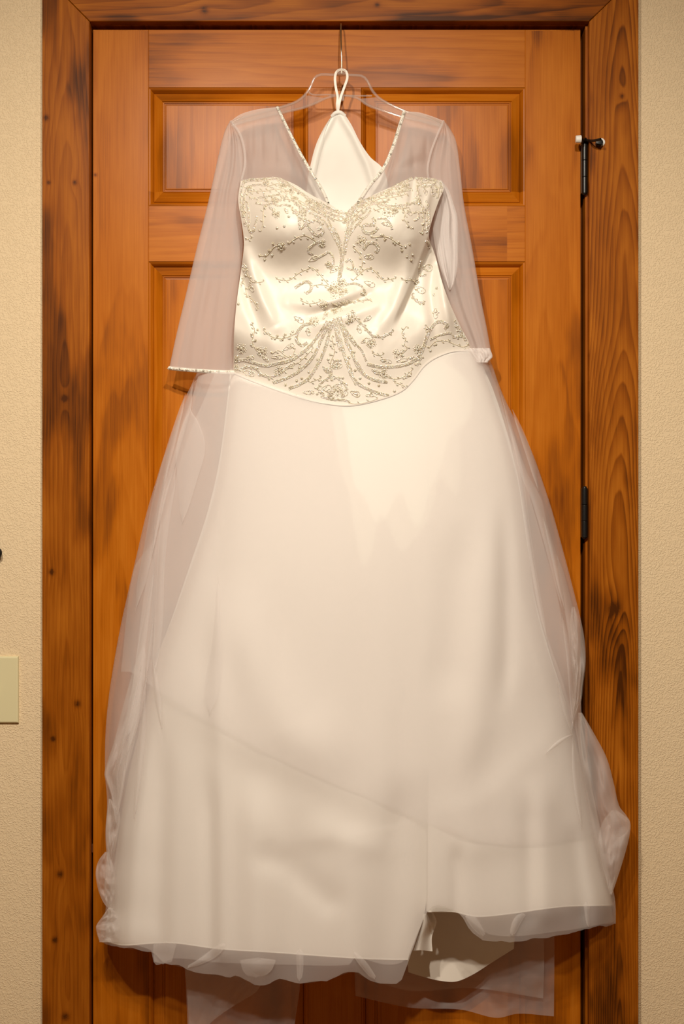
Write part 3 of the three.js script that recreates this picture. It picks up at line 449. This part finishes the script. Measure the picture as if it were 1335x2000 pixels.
  scroll(C, [[1065, 500], [1080, 580], [1092, 660], [1060, 740], [1050, 800]], 1, 8); scroll(C, [[980, 800], [1010, 850], [1060, 855], [1062, 800]], 2); scroll(C, [[1070, 790], [1100, 745], [1160, 740]], 2); leaf(C, 1125, 800, 46, 30, -0.4); leaf(C, 1030, 825, 34, 20, 0.3);
  leaf(C, 1015, 1020, 46, 46); leaf(C, 1120, 1012, 50, 50); scroll(C, [[915, 1025], [960, 965], [1070, 900], [1180, 960], [1222, 1030]], 2, 9); flower(C, 1060, 1090, 44); leaf(C, 1190, 1080, 42, 32, -0.8); leaf(C, 835, 1060, 54, 26); leaf(C, 960, 1060, 40, 20, 0.8); leaf(C, 1290, 1070, 40, 30, 0.6); scroll(C, [[840, 960], [900, 940], [960, 910]], 1, 6); scroll(C, [[1060, 870], [1070, 940]], 3); scroll(C, [[960, 1100], [1060, 1130], [1180, 1135], [1240, 1150]], 2);
  crystals(C, [[603, 985], [715, 942], [766, 920], [836, 855], [922, 730], [802, 712], [742, 812], [1240, 712], [1290, 655], [1300, 840], [452, 1040], [705, 1095], [78, 450], [74, 580], [80, 655], [920, 1075], [1175, 915], [1030, 730], [1050, 680], [1055, 590], [650, 1010], [440, 925]]);
  // lower right
  scroll(D, [[10, 260], [40, 380], [80, 520], [120, 640], [160, 740], [220, 800], [300, 840], [380, 870], [450, 885]], 3); scroll(D, [[40, 250], [80, 360], [130, 480], [170, 580], [220, 680], [290, 740], [380, 770], [440, 775]], 3); scroll(D, [[60, 250], [100, 340], [170, 440], [240, 530], [270, 600]], 2); scroll(D, [[100, 440], [150, 540], [200, 620], [250, 700]], 2);
  flower(D, 155, 240, 46); flower(D, 130, 280, 30); scroll(D, [[200, 270], [260, 330], [310, 390], [390, 410], [440, 390], [490, 355]], 2, 9); leaf(D, 280, 262, 36, 20, -0.6); leaf(D, 212, 345, 34, 18, 1.2); flower(D, 310, 460, 40); leaf(D, 260, 440, 34, 20, -0.5);
  scroll(D, [[595, 325], [560, 380], [590, 420], [580, 470], [602, 500], [560, 550]], 1, 8); flower(D, 530, 545, 44); flower(D, 690, 510, 40); scroll(D, [[320, 540], [370, 560], [410, 550]], 1, 6); leaf(D, 430, 605, 46, 20, 0.2); leaf(D, 560, 600, 44, 18, -0.2); leaf(D, 640, 580, 30, 16);
  scroll(D, [[280, 630], [370, 650], [460, 652], [560, 642], [640, 612], [700, 562], [742, 470], [772, 380], [830, 300], [880, 282], [930, 312], [910, 340]], 3); scroll(D, [[330, 690], [400, 700], [450, 740], [530, 750], [590, 720], [650, 670]], 1, 9); flower(D, 410, 705, 44); leaf(D, 345, 690, 34, 20, 0.5); leaf(D, 610, 720, 34, 20, -0.8);
  scroll(D, [[790, 430], [850, 400], [920, 380], [960, 375]], 2); scroll(D, [[780, 500], [830, 450], [920, 440], [980, 465], [1060, 490], [1110, 470]], 1, 11); leaf(D, 835, 215, 44, 22, 1.57); leaf(D, 760, 340, 34, 16, 1.3); scroll(D, [[990, 280], [1010, 320], [1050, 370], [1090, 430], [1130, 490]], 2, 10); scroll(D, [[975, 410], [1050, 405], [1105, 450]], 2, 9); leaf(D, 1030, 360, 36, 18, 0.9);
  scroll(D, [[500, 780], [560, 800], [595, 820]], 1, 6); scroll(D, [[680, 640], [705, 600], [715, 570]], 2, 6); crystals(D, [[180, 680], [220, 745], [292, 786], [372, 806], [500, 852], [150, 415], [128, 575], [845, 12], [822, 66], [735, 140], [245, 55], [835, 470], [790, 520], [630, 580]]);
  scroll(D, [[0, 150], [100, 130], [200, 118], [310, 105]], 2, 8); scroll(D, [[640, 60], [680, 120], [740, 130]], 2, 8); leaf(D, 180, 870, 40, 30, 0.4); flower(D, 40, 850, 44); leaf(D, 310, 880, 44, 22, -0.2); scroll(D, [[130, 950], [200, 955], [300, 935], [360, 915]], 1, 9); leaf(D, 30, 640, 30, 22, -0.5);
}

// sheer yoke, front and back, with its beaded neck edging
const zTopL = (x, y) => zBodice(x, y) + 0.001;
const pleatY = (x, s) => 0.0035 * (fbm(x / 13, s * 1.2 + 3, 2) - 0.5) * 2;
function yoke(T, L, R, Bm, front, name) {
  const c = coons(path(T), path(Bm), path(L), path(R));
  return mesh(name, grid(60, 60, (u, v) => { const [x, y, z] = c(u, v); return at(x, y, z + (front ? pleatY(x, v) * Math.sin(Math.PI * v) * 1.6 + 0.01 * Math.sin(Math.PI * v) * Math.sin(Math.PI * u) : 0)); }), M.mesh, dress);
}
const zb = (x, y) => [x, y, zTopL(x, y)];
const neckL = [[541, 209, 0.056], [556, 240, 0.06], [580, 288, 0.068], [606, 334, 0.08], [628, 370, 0.092], zb(640, 397)];
const neckR = [[789, 218, 0.056], [779, 250, 0.06], [766, 290, 0.07], [748, 330, 0.082], [722, 362, 0.094], zb(700, 396)];
const armL = [[450, 237, 0.05], [466, 258, 0.058], [476, 288, 0.064], [478, 322, 0.066], zb(471, 353)];
const armR = [[866, 236, 0.05], [852, 268, 0.058], [841, 298, 0.064], [835, 328, 0.068], zb(836, 351)];
yoke([[450, 237, 0.05], [468, 224, 0.051], [500, 214, 0.053], [541, 209, 0.056]], armL, neckL, [zb(471, 353), zb(500, 349), zb(545, 350), zb(590, 371), zb(640, 397)], true, 'yoke');
yoke([[789, 218, 0.056], [815, 219, 0.054], [840, 226, 0.052], [866, 236, 0.05]], neckR, armR, [zb(700, 396), zb(745, 374), zb(785, 358), zb(815, 349), zb(836, 351)], true, 'yoke');
yoke([[450, 237, 0.049], [468, 224, 0.050], [500, 214, 0.050], [541, 209, 0.052]], [[450, 237, 0.049], [462, 270, 0.04], [470, 353, 0.036], [474, 440, 0.036]], [[541, 209, 0.052], [560, 248, 0.046], [590, 306, 0.040], [640, 440, 0.036]], [[474, 440, 0.036], [560, 440, 0.036], [640, 440, 0.036]], false, 'back_yoke');
yoke([[789, 218, 0.052], [815, 219, 0.05], [840, 226, 0.05], [866, 236, 0.049]], [[789, 218, 0.052], [772, 270, 0.046], [750, 330, 0.04], [700, 440, 0.036]], [[866, 236, 0.049], [856, 270, 0.04], [846, 353, 0.036], [836, 440, 0.036]], [[700, 440, 0.036], [770, 440, 0.036], [836, 440, 0.036]], false, 'back_yoke');
{
  const r = rng(5), seed = new THREE.IcosahedronGeometry(1, 1);
  const edging = (name, pts, w, parent) => {
    const c = path(pts), P = t => { const p = c(t); return at(p[0], p[1], p[2]); };
    const m = mesh(name, rope(Array.from({ length: 40 }, (_, i) => P(i / 39)), w, 90, 8), M.piping, parent);
    const list = [], n = Math.round(pts.length * 26);
    for (let i = 0; i <= n; i++) { const p = P(i / n), b = seed.clone(), big = i % 16 === 5, s = big ? 0.0022 : 0.0010, q = (r() - 0.5) * w * 1.2; b.scale(s, s, s); b.translate(p.x + q, p.y + q * 0.4, p.z + w * 0.9); const col = new Float32Array(b.attributes.position.count * 3), t = big ? [0.55, 0.52, 0.45] : [0.9, 0.85, 0.75]; for (let k = 0; k < col.length; k += 3) col.set(t, k); b.setAttribute('color', new THREE.BufferAttribute(col, 3)); list.push(b); }
    mesh('edging_beads', mergeGeometries(list), M.bead, m); return m;
  };
  edging('neck_edging', neckL.map(p => [p[0], p[1], p[2] + 0.001]), 0.0028, dress); edging('neck_edging', neckR.map(p => [p[0], p[1], p[2] + 0.001]), 0.0034, dress);
  edging('cuff_edging', [[330, 719, 0.052], [360, 722, 0.066], [400, 725, 0.070], [440, 727, 0.066], [456, 727, 0.056]], 0.0036, dress);
  const seam = (name, pts, w) => { const c = path(pts); mesh(name, rope(Array.from({ length: 24 }, (_, i) => { const p = c(i / 23); return at(p[0], p[1], p[2] + 0.0012); }), w, 60, 6), M.mesh, dress); };
  seam('armhole_seam', armL, 0.0028); seam('armhole_seam', armR, 0.0024);
}

// sleeves: flattened tubes of sheer mesh
function sleeve(name, L, R, y0, y1, mat, zc, thick, seed, parent, tilt = 0) {
  const l = curve(L), rr = curve(R);
  return mesh(name, tube(96, 90, (a, v) => {
    const th = a * Math.PI * 2, y = y0 + (y1 - y0) * v, t = 0.5 - 0.5 * Math.cos(th), x = mix(l(y), rr(y), t), s = Math.sin(th), zz = typeof zc === 'function' ? zc(v) : zc;
    const ruck = (fbm(t * 5 + seed, v * 2.2 + seed, 2) - 0.5) * 0.012 * Math.abs(s) + (vn(t * 9 + seed, v * 1.3) - 0.5) * 0.006 * Math.abs(s);
    return at(x, y + tilt * t * v, zz + s * thick * (0.55 + 0.45 * v) + ruck);
  }), mat, parent);
}
sleeve('sleeve', [[236, 449], [250, 441], [275, 433], [310, 425], [400, 405], [480, 385], [570, 364], [650, 345], [720, 330]], [[236, 451], [262, 468], [290, 477], [330, 478], [380, 468], [430, 471], [480, 474], [560, 465], [650, 457], [727, 456]], 236, 719, M.mesh, v => 0.046 + 0.004 * v, 0.022, 4, dress, 8);
sleeve('sleeve', [[236, 865], [262, 856], [290, 845], [330, 836], [400, 842], [460, 838], [520, 852], [600, 876], [660, 904], [705, 925]], [[236, 867], [252, 879], [275, 890], [330, 898], [400, 906], [480, 921], [580, 938], [640, 950], [684, 958], [698, 961], [707, 952]], 236, 707, M.mesh, v => 0.046 + 0.004 * v, 0.022, 9, dress, 0);
sleeve('sleeve_fold', [[352, 846], [400, 852], [450, 845], [520, 858], [566, 876]], [[352, 862], [372, 876], [400, 886], [425, 893], [470, 894], [520, 893], [550, 888], [566, 880]], 352, 566, M.tulleDense, 0.062, 0.012, 17, dress);
sleeve('turned_cuff', [[680, 915], [692, 922], [706, 930]], [[680, 956], [697, 961], [706, 953]], 680, 708, M.tulleDense, 0.066, 0.008, 23, dress);

// train, lifted by its wrist loop over the hanger
{
  const c = coons(path([[650, 222], [660, 217], [672, 222]]), path([[592, 452], [680, 452], [762, 452]]), path([[650, 222], [632, 250], [617, 282], [607, 318], [601, 350], [592, 452]]), path([[672, 222], [686, 244], [702, 276], [722, 306], [750, 334], [762, 452]]));
  const zt = (x, y) => 0.052 - 0.026 * sstep(222, 420, y) + 0.006 * Math.exp(-((polyDist(x, y, [[664, 222], [690, 265], [716, 320], [742, 400]])[0] / 8) ** 2)) + 0.004 * Math.exp(-((polyDist(x, y, [[652, 226], [626, 278], [612, 330], [604, 420]])[0] / 6) ** 2)) + 0.003 * (fbm(x / 30, y / 60, 2) - 0.5);
  const t = mesh('train', mergeGeometries([grid(60, 70, (u, v) => { const [x, y] = c(u, v); return at(x, y, zt(x, y)); }), grid(10, 70, (u, v) => { const [x, y] = c(0, v); return at(x + u * 14 * sstep(0, 0.3, v), y + 3 * u, zt(x, y) + 0.004 * Math.sin(u * 3.1)); }), rope([at(648, 228, 0.052), at(655, 221, 0.056), at(664, 220, 0.056), at(673, 227, 0.052)], 0.004, 20, 8)]), M.skirtSatin, dress);
  t.userData.label = 'cream satin train gathered to a point and looped over the hanger';
  const ribbon = (pts, w) => { const q = path(pts); return grid(1, 40, (u, v) => { const p = q(v), b = q(Math.min(1, v + 0.02)), a = q(Math.max(0, v - 0.02)), l = Math.hypot(b[0] - a[0], b[1] - a[1]) || 1, s = (u - 0.5) * w; return at(p[0] - (b[1] - a[1]) / l * s, p[1] + (b[0] - a[0]) / l * s, p[2] + 0.001 * Math.sin(u * 3)); }); };
  mesh('wrist_loop', mergeGeometries([ribbon([[660, 222, 0.055], [658, 205, 0.06], [659, 190, 0.06], [655, 168, 0.058], [654, 150, 0.057], [657, 140, 0.055], [666, 135.5, 0.0535], [675, 139, 0.055], [678, 150, 0.057], [672, 170, 0.059], [665, 190, 0.0605], [661, 208, 0.060], [659, 222, 0.056]], 4.6)]), M.ribbon, t);
}

const hemL = curve([[206, 1838], [240, 1846], [300, 1842], [344, 1842], [425, 1853], [533, 1860], [686, 1871], [760, 1874], [796, 1874]]);
const hemR = curve([[835, 1781], [885, 1781], [930, 1790], [1000, 1784], [1062, 1775], [1110, 1770], [1200, 1768]]);
const pleat = curve([[680, 836], [1500, 836], [1640, 836], [1740, 833], [1790, 827], [1830, 812], [1860, 800], [1876, 796]]);
{
  const step = (x, y) => 0.030 * sstep(1480, 1720, y) * Math.exp(-Math.max(0, 836 - x) / 34);
  const left = grid(110, 240, (u, v) => {
    const y0 = 1000 * v + 700 * 0, yN = 700 + (1874 - 700) * v, l = LS(yN), p = pleat(yN), x = mix(l, p, u), y = waist(x) + 6 + (hemL(x) - waist(x) - 6) * v;
    return at(x, y, zSkirt(x, y) - step(x, y));
  });
  const right = grid(70, 240, (u, v) => {
    const yN = 690 + (1780 - 690) * v, r = RS(yN), x = mix(835, r, u), y = waist(x) + 6 + (hemR(x) - waist(x) - 6) * v;
    return at(x, y, zSkirt(x, y) + 0.006 * sstep(1500, 1700, y) * Math.exp(-(x - 835) / 20) - 0.01 * sstep(0.03, 0, u) * sstep(1500, 1700, y));
  });
  const tuck = grid(8, 120, (u, v) => { const y = mix(1500, 1781, v), a = zSkirt(835, y) - 0.004 * sstep(1500, 1700, y); return at(835 - 5 * u * sstep(1500, 1720, y), y - 2 * u, a - 0.034 * u * sstep(1500, 1700, y)); });
  const back = grid(60, 120, (u, v) => { const y = mix(720, 1840, v), x = mix(LS(y), RS(y), u); return at(x, Math.min(y, u > 0.65 ? mix(1840, 1770, sstep(0.62, 0.7, u)) : 1840), ZB + 0.004 * Math.sin(u * 40)); });
  const us = mesh('underskirt', mergeGeometries([left, right, tuck]), M.skirtSatin, dress); us.userData.label = 'cream satin underskirt with an overlapping front fold';
  mesh('hem_edge', mergeGeometries([rope(Array.from({ length: 40 }, (_, i) => { const x = mix(836, 1192, i / 39), y = hemR(x); return at(x, y, zSkirt(x, y)); }), 0.0011, 120, 6), rope(Array.from({ length: 50 }, (_, i) => { const x = mix(212, 796, i / 49), y = hemL(x); return at(x, y, zSkirt(x, y) - step(x, y)); }), 0.0011, 160, 6)]), M.skirtSatin, us);
  mesh('back_panel', back, M.skirtSatin, dress);
  // lining hanging lower at the back
  const cl = coons(path([[780, 1740], [880, 1740], [1010, 1740]]), path([[797, 1899], [830, 1909], [862, 1916], [890, 1917], [920, 1905], [960, 1880], [1003, 1853]]), path([[780, 1740], [790, 1820], [797, 1899]]), path([[1010, 1740], [1006, 1800], [1003, 1853]]));
  const lin = mesh('lining', grid(60, 50, (u, v) => { const [x, y] = cl(u, v); return at(x, y, 0.056 + 0.008 * v + 0.010 * Math.cos((x - 860) / 42) * v); }), M.satin, dress); lin.userData.label = 'satin lining hanging below the front fold';
  const cf = coons(path([[822, 1786], [845, 1782]]), path([[803, 1857], [822, 1856], [844, 1858]]), path([[822, 1786], [815, 1820], [803, 1857]]), path([[845, 1782], [852, 1800], [843, 1830], [844, 1858]]));
  mesh('lining_fold', grid(16, 24, (u, v) => { const [x, y] = cf(u, v); return at(x, y, 0.15 + 0.012 * Math.sin(u * 5) - 0.006 * v); }), M.skirtSatin, lin);
}
const LO = [[700, 384], [728, 374], [760, 360], [800, 343], [860, 320], [920, 302], [980, 285], [1050, 269], [1130, 251], [1200, 236], [1280, 222], [1350, 212], [1420, 206], [1500, 205], [1560, 209], [1620, 206], [1665, 208], [1720, 204], [1775, 206], [1812, 196], [1850, 200]];
const RO = [[690, 948], [706, 960], [740, 972], [770, 984], [810, 1004], [850, 1026], [890, 1043], [940, 1060], [990, 1076], [1080, 1100], [1160, 1120], [1220, 1134], [1260, 1141], [1300, 1143], [1340, 1138], [1370, 1134], [1440, 1138], [1560, 1156], [1650, 1172], [1700, 1180], [1790, 1200], [1850, 1202]];
const lo = curve(LO), ro = curve(RO);
// depth of the outer tulle's face, pleats left out
function zOver(x, y) {
  const t = clamp((x - lo(y)) / (ro(y) - lo(y)), 0.004, 0.996), inside = clamp((x - LS(y)) / (RS(y) - LS(y)));
  return ZB + skirtDepth(y) * 0.88 * mix(round(t), 1, 0.15 * sstep(0, 0.04, Math.min(t, 1 - t))) + drape(x, y) * sstep(0, 0.06, Math.min(inside, 1 - inside)) + 0.014 * (0.25 + 0.75 * sstep(700, 1840, y));
}
// tulle: nested tubes, each wider than the one below
const pleats = (t, v, s, k) => { const w = t + 0.05 * (fbm(t * 6 + s, v * 1.6 + s, 2) - 0.5); return k * (0.2 + 0.8 * v) * (Math.sin(w * 43 + s) * 0.5 + Math.sin(w * 71 + s * 2.1 + v * 2) * 0.32 + (fbm(t * 16 + s, v * 4, 3) - 0.5) * 0.9); };
function tulle(name, mat, Lp, Rp, hem, y1, off, amp, seed, backGap = 0) {
  const l = curve(Lp), r = curve(Rp), h = curve(hem), N = 300;
  return mesh(name, tube(N, 200, (a, v) => {
    const th = a * Math.PI * 2, t = 0.5 - 0.5 * Math.cos(th), yN = mix(700, y1, v), x = mix(l(yN), r(yN), t), front = Math.sin(th) >= 0, s = Math.abs(Math.sin(th));
    const top = waist(x) + 1, y = top + (h(x) + (front ? 9 : -6) * (fbm(x / 16 + seed, seed, 3) - 0.5) * Math.pow(v, 8) - top) * v;
    const inside = clamp((x - LS(y)) / (RS(y) - LS(y))), edge = sstep(0, 0.06, Math.min(inside, 1 - inside)), e2 = sstep(0, 0.12, t) * sstep(1, 0.88, t);
    const p = pleats(t, v, seed, amp);
    const zc = 0.05 + 0.02 * v;
    let z;
    if (front) z = ZB + skirtDepth(y) * 0.88 * mix(round(t), 1, 0.15 * sstep(0, 0.04, Math.min(t, 1 - t))) + drape(x, y) * edge + off * (0.25 + 0.75 * v) + p * (0.35 + 0.65 * e2) * s;
    else z = Math.max(0.012, mix(zc, 0.024 - backGap, sstep(0, 0.35, s)) + p * 0.5 * s);
    return at(x, y, z);
  }), mat, dress);
}
tulle('tulle_overlay', M.tulle, LO, RO, [[190, 1838], [235, 1850], [297, 1860], [320, 1880], [345, 1886], [380, 1896], [430, 1905], [470, 1910], [510, 1925], [545, 1913], [590, 1920], [640, 1913], [690, 1898], [720, 1912], [755, 1922], [785, 1912], [800, 1868], [836, 1776], [870, 1774], [900, 1790], [920, 1822], [945, 1836], [1000, 1838], [1080, 1829], [1140, 1815], [1200, 1804]], 1842, 0.014, 0.006, 2.0);
// open sheets lying on the front
function tulleFront(name, mat, Lp, Rp, hem, y1, off, amp, seed) {
  const l = curve(Lp), r = curve(Rp), h = curve(hem);
  return mesh(name, grid(200, 180, (t, v) => {
    const yN = mix(700, y1, v), x = mix(l(yN), r(yN), t), top = waist(x) + 1, y = top + (h(x) - top) * v, e2 = sstep(0, 0.12, t) * sstep(1, 0.88, t);
    return at(x, y, zOver(x, y) - 0.010 + off + pleats(t, v, seed, amp) * e2);
  }), mat, dress);
}
tulleFront('tulle_layer', M.tulle, [[700, 388], [735, 379], [800, 356], [850, 341], [960, 312], [1100, 287], [1250, 268], [1330, 262], [1400, 255], [1480, 246], [1560, 232], [1680, 220], [1850, 205]], [[700, 945], [750, 970], [870, 1000], [960, 1017], [1100, 1040], [1240, 1066], [1340, 1098], [1500, 1140], [1650, 1172], [1850, 1198]], [[200, 1836], [297, 1857], [301, 1884], [340, 1872], [430, 1880], [560, 1884], [684, 1884], [690, 1870], [760, 1884], [800, 1865], [836, 1780], [900, 1786], [960, 1826], [1100, 1818], [1200, 1800]], 1842, 0.003, 0.003, 5.3);
tulleFront('tulle_swag', M.tulle, [[700, 420], [760, 402], [860, 372], [960, 350], [1080, 330], [1200, 300], [1310, 262], [1640, 236]], [[700, 930], [760, 962], [860, 998], [950, 1030], [1060, 1062], [1160, 1088], [1280, 1108], [1410, 1118], [1640, 1164]], [[255, 1312], [330, 1362], [400, 1404], [540, 1480], [700, 1550], [800, 1592], [850, 1614], [900, 1634], [960, 1647], [1030, 1650], [1100, 1642], [1165, 1626]], 1640, 0.002, 0.003, 8.1);
// folds where the tulle lies doubled: left and right edges as [y, x]
function fold(L, R, dz = 0.004, mat = M.tulleThin) {
  const l = curve(L), r = curve(R), y0 = L[0][0], y1 = L[L.length - 1][0];
  mesh('tulle_fold', grid(10, 60, (u, v) => { const y = mix(y0, y1, v), x = mix(l(y), r(y), 0.5 + (u - 0.5) * sstep(0, 0.14, v) * sstep(1, 0.86, v)); return at(x, y, zOver(x, y) + dz * Math.sin(Math.PI * clamp(u, 0.08, 0.92)) * Math.sin(Math.PI * clamp(v, 0.1, 0.9)) + 0.0015); }), mat, dress);
}
fold([[732, 376], [800, 350], [880, 323], [980, 297], [1080, 279], [1200, 256]], [[732, 386], [800, 372], [880, 350], [980, 322], [1080, 298], [1200, 270]]);
fold([[788, 370], [877, 344], [950, 348], [1032, 354]], [[788, 371], [867, 400], [940, 384], [1032, 355]]);
fold([[900, 338], [1000, 315], [1100, 307], [1210, 302], [1330, 294]], [[900, 352], [1000, 334], [1100, 322], [1210, 318], [1330, 306]]);
fold([[1100, 302], [1230, 275], [1300, 263], [1400, 254], [1450, 244]], [[1100, 304], [1230, 288], [1300, 280], [1400, 268], [1450, 246]]);
fold([[1250, 272], [1340, 258], [1450, 236], [1540, 220], [1610, 210]], [[1250, 292], [1340, 280], [1450, 258], [1540, 238], [1610, 228]]);
fold([[1120, 425], [1250, 414], [1330, 400], [1400, 396]], [[1120, 427], [1250, 432], [1330, 430], [1400, 420]]);
fold([[752, 972], [845, 994], [920, 1008], [1070, 1030], [1190, 1051], [1270, 1070]], [[752, 974], [845, 1002], [920, 1020], [1070, 1040], [1190, 1060], [1270, 1074]]);
fold([[815, 989], [926, 1016], [974, 1036], [1019, 1050], [1100, 1072], [1200, 1098]], [[815, 991], [926, 1030], [974, 1056], [1019, 1066], [1100, 1084], [1200, 1101]]);
fold([[1080, 1084], [1180, 1100], [1260, 1112], [1345, 1120]], [[1080, 1090], [1180, 1116], [1260, 1130], [1345, 1133]]);
fold([[1330, 1110], [1440, 1126], [1560, 1146], [1650, 1164], [1740, 1180]], [[1330, 1118], [1440, 1133], [1560, 1152], [1650, 1169], [1740, 1186]]);
fold([[1838, 300], [1860, 299], [1884, 302]], [[1838, 346], [1860, 340], [1884, 334]]); fold([[1840, 430], [1870, 392], [1892, 356]], [[1840, 446], [1870, 420], [1892, 372]]); fold([[1852, 577], [1890, 579], [1918, 580]], [[1852, 592], [1890, 592], [1918, 588]]);
fold([[1856, 684], [1880, 698], [1914, 726]], [[1856, 692], [1880, 716], [1914, 738]]); fold([[1870, 468], [1895, 474], [1910, 486]], [[1870, 540], [1895, 530], [1910, 512]]); fold([[1784, 905], [1805, 916], [1830, 938]], [[1784, 924], [1805, 938], [1830, 950]]); fold([[1782, 1012], [1800, 1000], [1828, 994]], [[1782, 1030], [1800, 1018], [1828, 1004]]); fold([[1760, 1138], [1790, 1142], [1812, 1146]], [[1760, 1152], [1790, 1150], [1812, 1152]]);

// creases fanning out from where the tulle is bunched
for (const [a, b, c, w] of [[[300, 1205], [292, 1262], [284, 1330], 5], [[288, 1318], [268, 1400], [244, 1484], 6], [[284, 1336], [276, 1450], [262, 1600], 7], [[298, 1290], [306, 1350], [316, 1424], 6], [[276, 1300], [258, 1380], [226, 1500], 5], [[246, 1476], [236, 1540], [222, 1616], 5], [[1096, 1196], [1112, 1290], [1119, 1420], 6], [[1128, 1236], [1128, 1330], [1116, 1432], 6], [[1118, 1434], [1096, 1446], [1064, 1472], 4], [[1118, 1440], [1124, 1520], [1136, 1620], 6], [[1088, 1330], [1104, 1390], [1117, 1436], 5], [[330, 900], [312, 990], [296, 1090], 5], [[362, 770], [340, 850], [318, 950], 6], [[1060, 1010], [1082, 1090], [1102, 1190], 6], [[1000, 800], [1030, 880], [1052, 960], 6]]) {
  const q = path([a, b, c]);
  mesh('tulle_crease', grid(6, 40, (u, v) => { const p = q(v), e = q(Math.min(1, v + 0.03)), o = q(Math.max(0, v - 0.03)), l = Math.hypot(e[0] - o[0], e[1] - o[1]), d = (u - 0.5) * 2 * w * Math.pow(Math.sin(Math.PI * clamp(v, 0.01, 0.99)), 0.7), x = p[0] - (e[1] - o[1]) / l * d, y = p[1] + (e[0] - o[0]) / l * d; return at(x, y, zOver(x, y) + 0.003 + 0.005 * Math.sin(Math.PI * u)); }), M.tulleThin, dress);
}
// loose puffs of tulle at the sides
function puff(name, L, R, y0, y1, z0, thick, seed, mat = M.tulle, sheet = false) {
  const l = curve(L), r = curve(R);
  mesh(name, (sheet ? grid : tube)(72, 80, (a, v) => {
    const th = a * Math.PI * (sheet ? 1 : 2), y = mix(y0, y1, v), t = 0.5 - 0.5 * Math.cos(th), x = mix(l(y), r(y), t), s = Math.sin(th), w = Math.pow(Math.sin(Math.PI * clamp(v, 0.02, 0.98)), 0.6);
    const c = (fbm(t * 3.2 + seed + (s > 0 ? 0 : 40), v * 4.5 + seed, 2) - 0.5) * 0.05 * Math.abs(s);
    return at(x, y, Math.max(0.034, z0 + s * thick * w + c * w));
  }), mat, dress);
}
puff('tulle_puff', [[1392, 1128], [1480, 1130], [1600, 1150], [1700, 1176], [1748, 1192]], [[1392, 1136], [1430, 1158], [1480, 1184], [1530, 1198], [1575, 1209], [1592, 1222], [1606, 1230], [1630, 1229], [1660, 1222], [1700, 1210], [1748, 1194]], 1392, 1748, 0.075, 0.035, 3);
puff('tulle_puff', [[1580, 1196], [1606, 1176], [1650, 1168], [1748, 1190]], [[1580, 1200], [1604, 1229], [1650, 1223], [1748, 1194]], 1582, 1746, 0.09, 0.02, 13, M.tulle, true);
puff('tulle_puff', [[1180, 1117], [1215, 1112], [1260, 1112], [1330, 1118], [1420, 1112]], [[1180, 1120], [1215, 1131], [1235, 1134], [1290, 1143], [1340, 1138], [1372, 1134], [1420, 1116]], 1185, 1420, 0.085, 0.02, 21, M.tulle, true);
puff('tulle_puff', [[1300, 262], [1380, 240], [1450, 222], [1500, 206], [1515, 204], [1550, 216], [1580, 222]], [[1300, 266], [1330, 276], [1380, 274], [1450, 262], [1510, 246], [1580, 232]], 1300, 1580, 0.08, 0.022, 31);
puff('tulle_puff', [[1560, 212], [1620, 206], [1670, 208], [1700, 212]], [[1560, 216], [1590, 234], [1620, 232], [1700, 216]], 1560, 1700, 0.085, 0.02, 37);
puff('tulle_puff', [[1664, 205], [1680, 193], [1700, 187], [1720, 188], [1745, 194], [1766, 204], [1776, 214]], [[1664, 212], [1700, 224], [1740, 226], [1776, 222]], 1664, 1776, 0.09, 0.02, 41);
puff('tulle_puff', [[1772, 212], [1790, 200], [1808, 188], [1822, 189], [1838, 194]], [[1772, 216], [1786, 230], [1800, 234], [1838, 236]], 1772, 1840, 0.095, 0.018, 47);
// back tulle falling below the hem
function fall(name, T, Bm, L, R, z0, seed) { const c = coons(path(T), path(Bm), path(L), path(R)); mesh(name, grid(60, 50, (u, v) => { const [x, y] = c(u, v); return at(x, y, Math.max(0.014, z0 + (fbm(u * 4 + seed, v * 3 + seed, 3) - 0.5) * 0.02)); }), M.tulle, dress); }
fall('back_tulle', [[352, 1800], [470, 1800], [590, 1800]], [[368, 2040], [470, 2050], [572, 2020]], [[352, 1800], [361, 1900], [368, 2040]], [[590, 1800], [586, 1920], [572, 2020]], 0.030, 3);
fall('back_tulle', [[352, 1790], [470, 1790], [560, 1790]], [[372, 2040], [420, 1990], [500, 1938]], [[352, 1790], [362, 1900], [372, 2040]], [[560, 1790], [535, 1880], [500, 1938]], 0.040, 6);
fall('back_tulle', [[690, 1780], [880, 1780], [1082, 1780]], [[694, 1945], [800, 1968], [900, 1972], [970, 1988], [1010, 1980], [1081, 1985]], [[690, 1780], [691, 1860], [694, 1945]], [[1082, 1780], [1082, 1880], [1081, 1985]], 0.024, 9);
fall('back_tulle', [[700, 1780], [880, 1780], [1060, 1780]], [[700, 1905], [800, 1935], [920, 1930], [1060, 1950]], [[700, 1780], [698, 1850], [700, 1905]], [[1060, 1780], [1062, 1880], [1060, 1950]], 0.032, 15);

renderer.render(scene, camera);
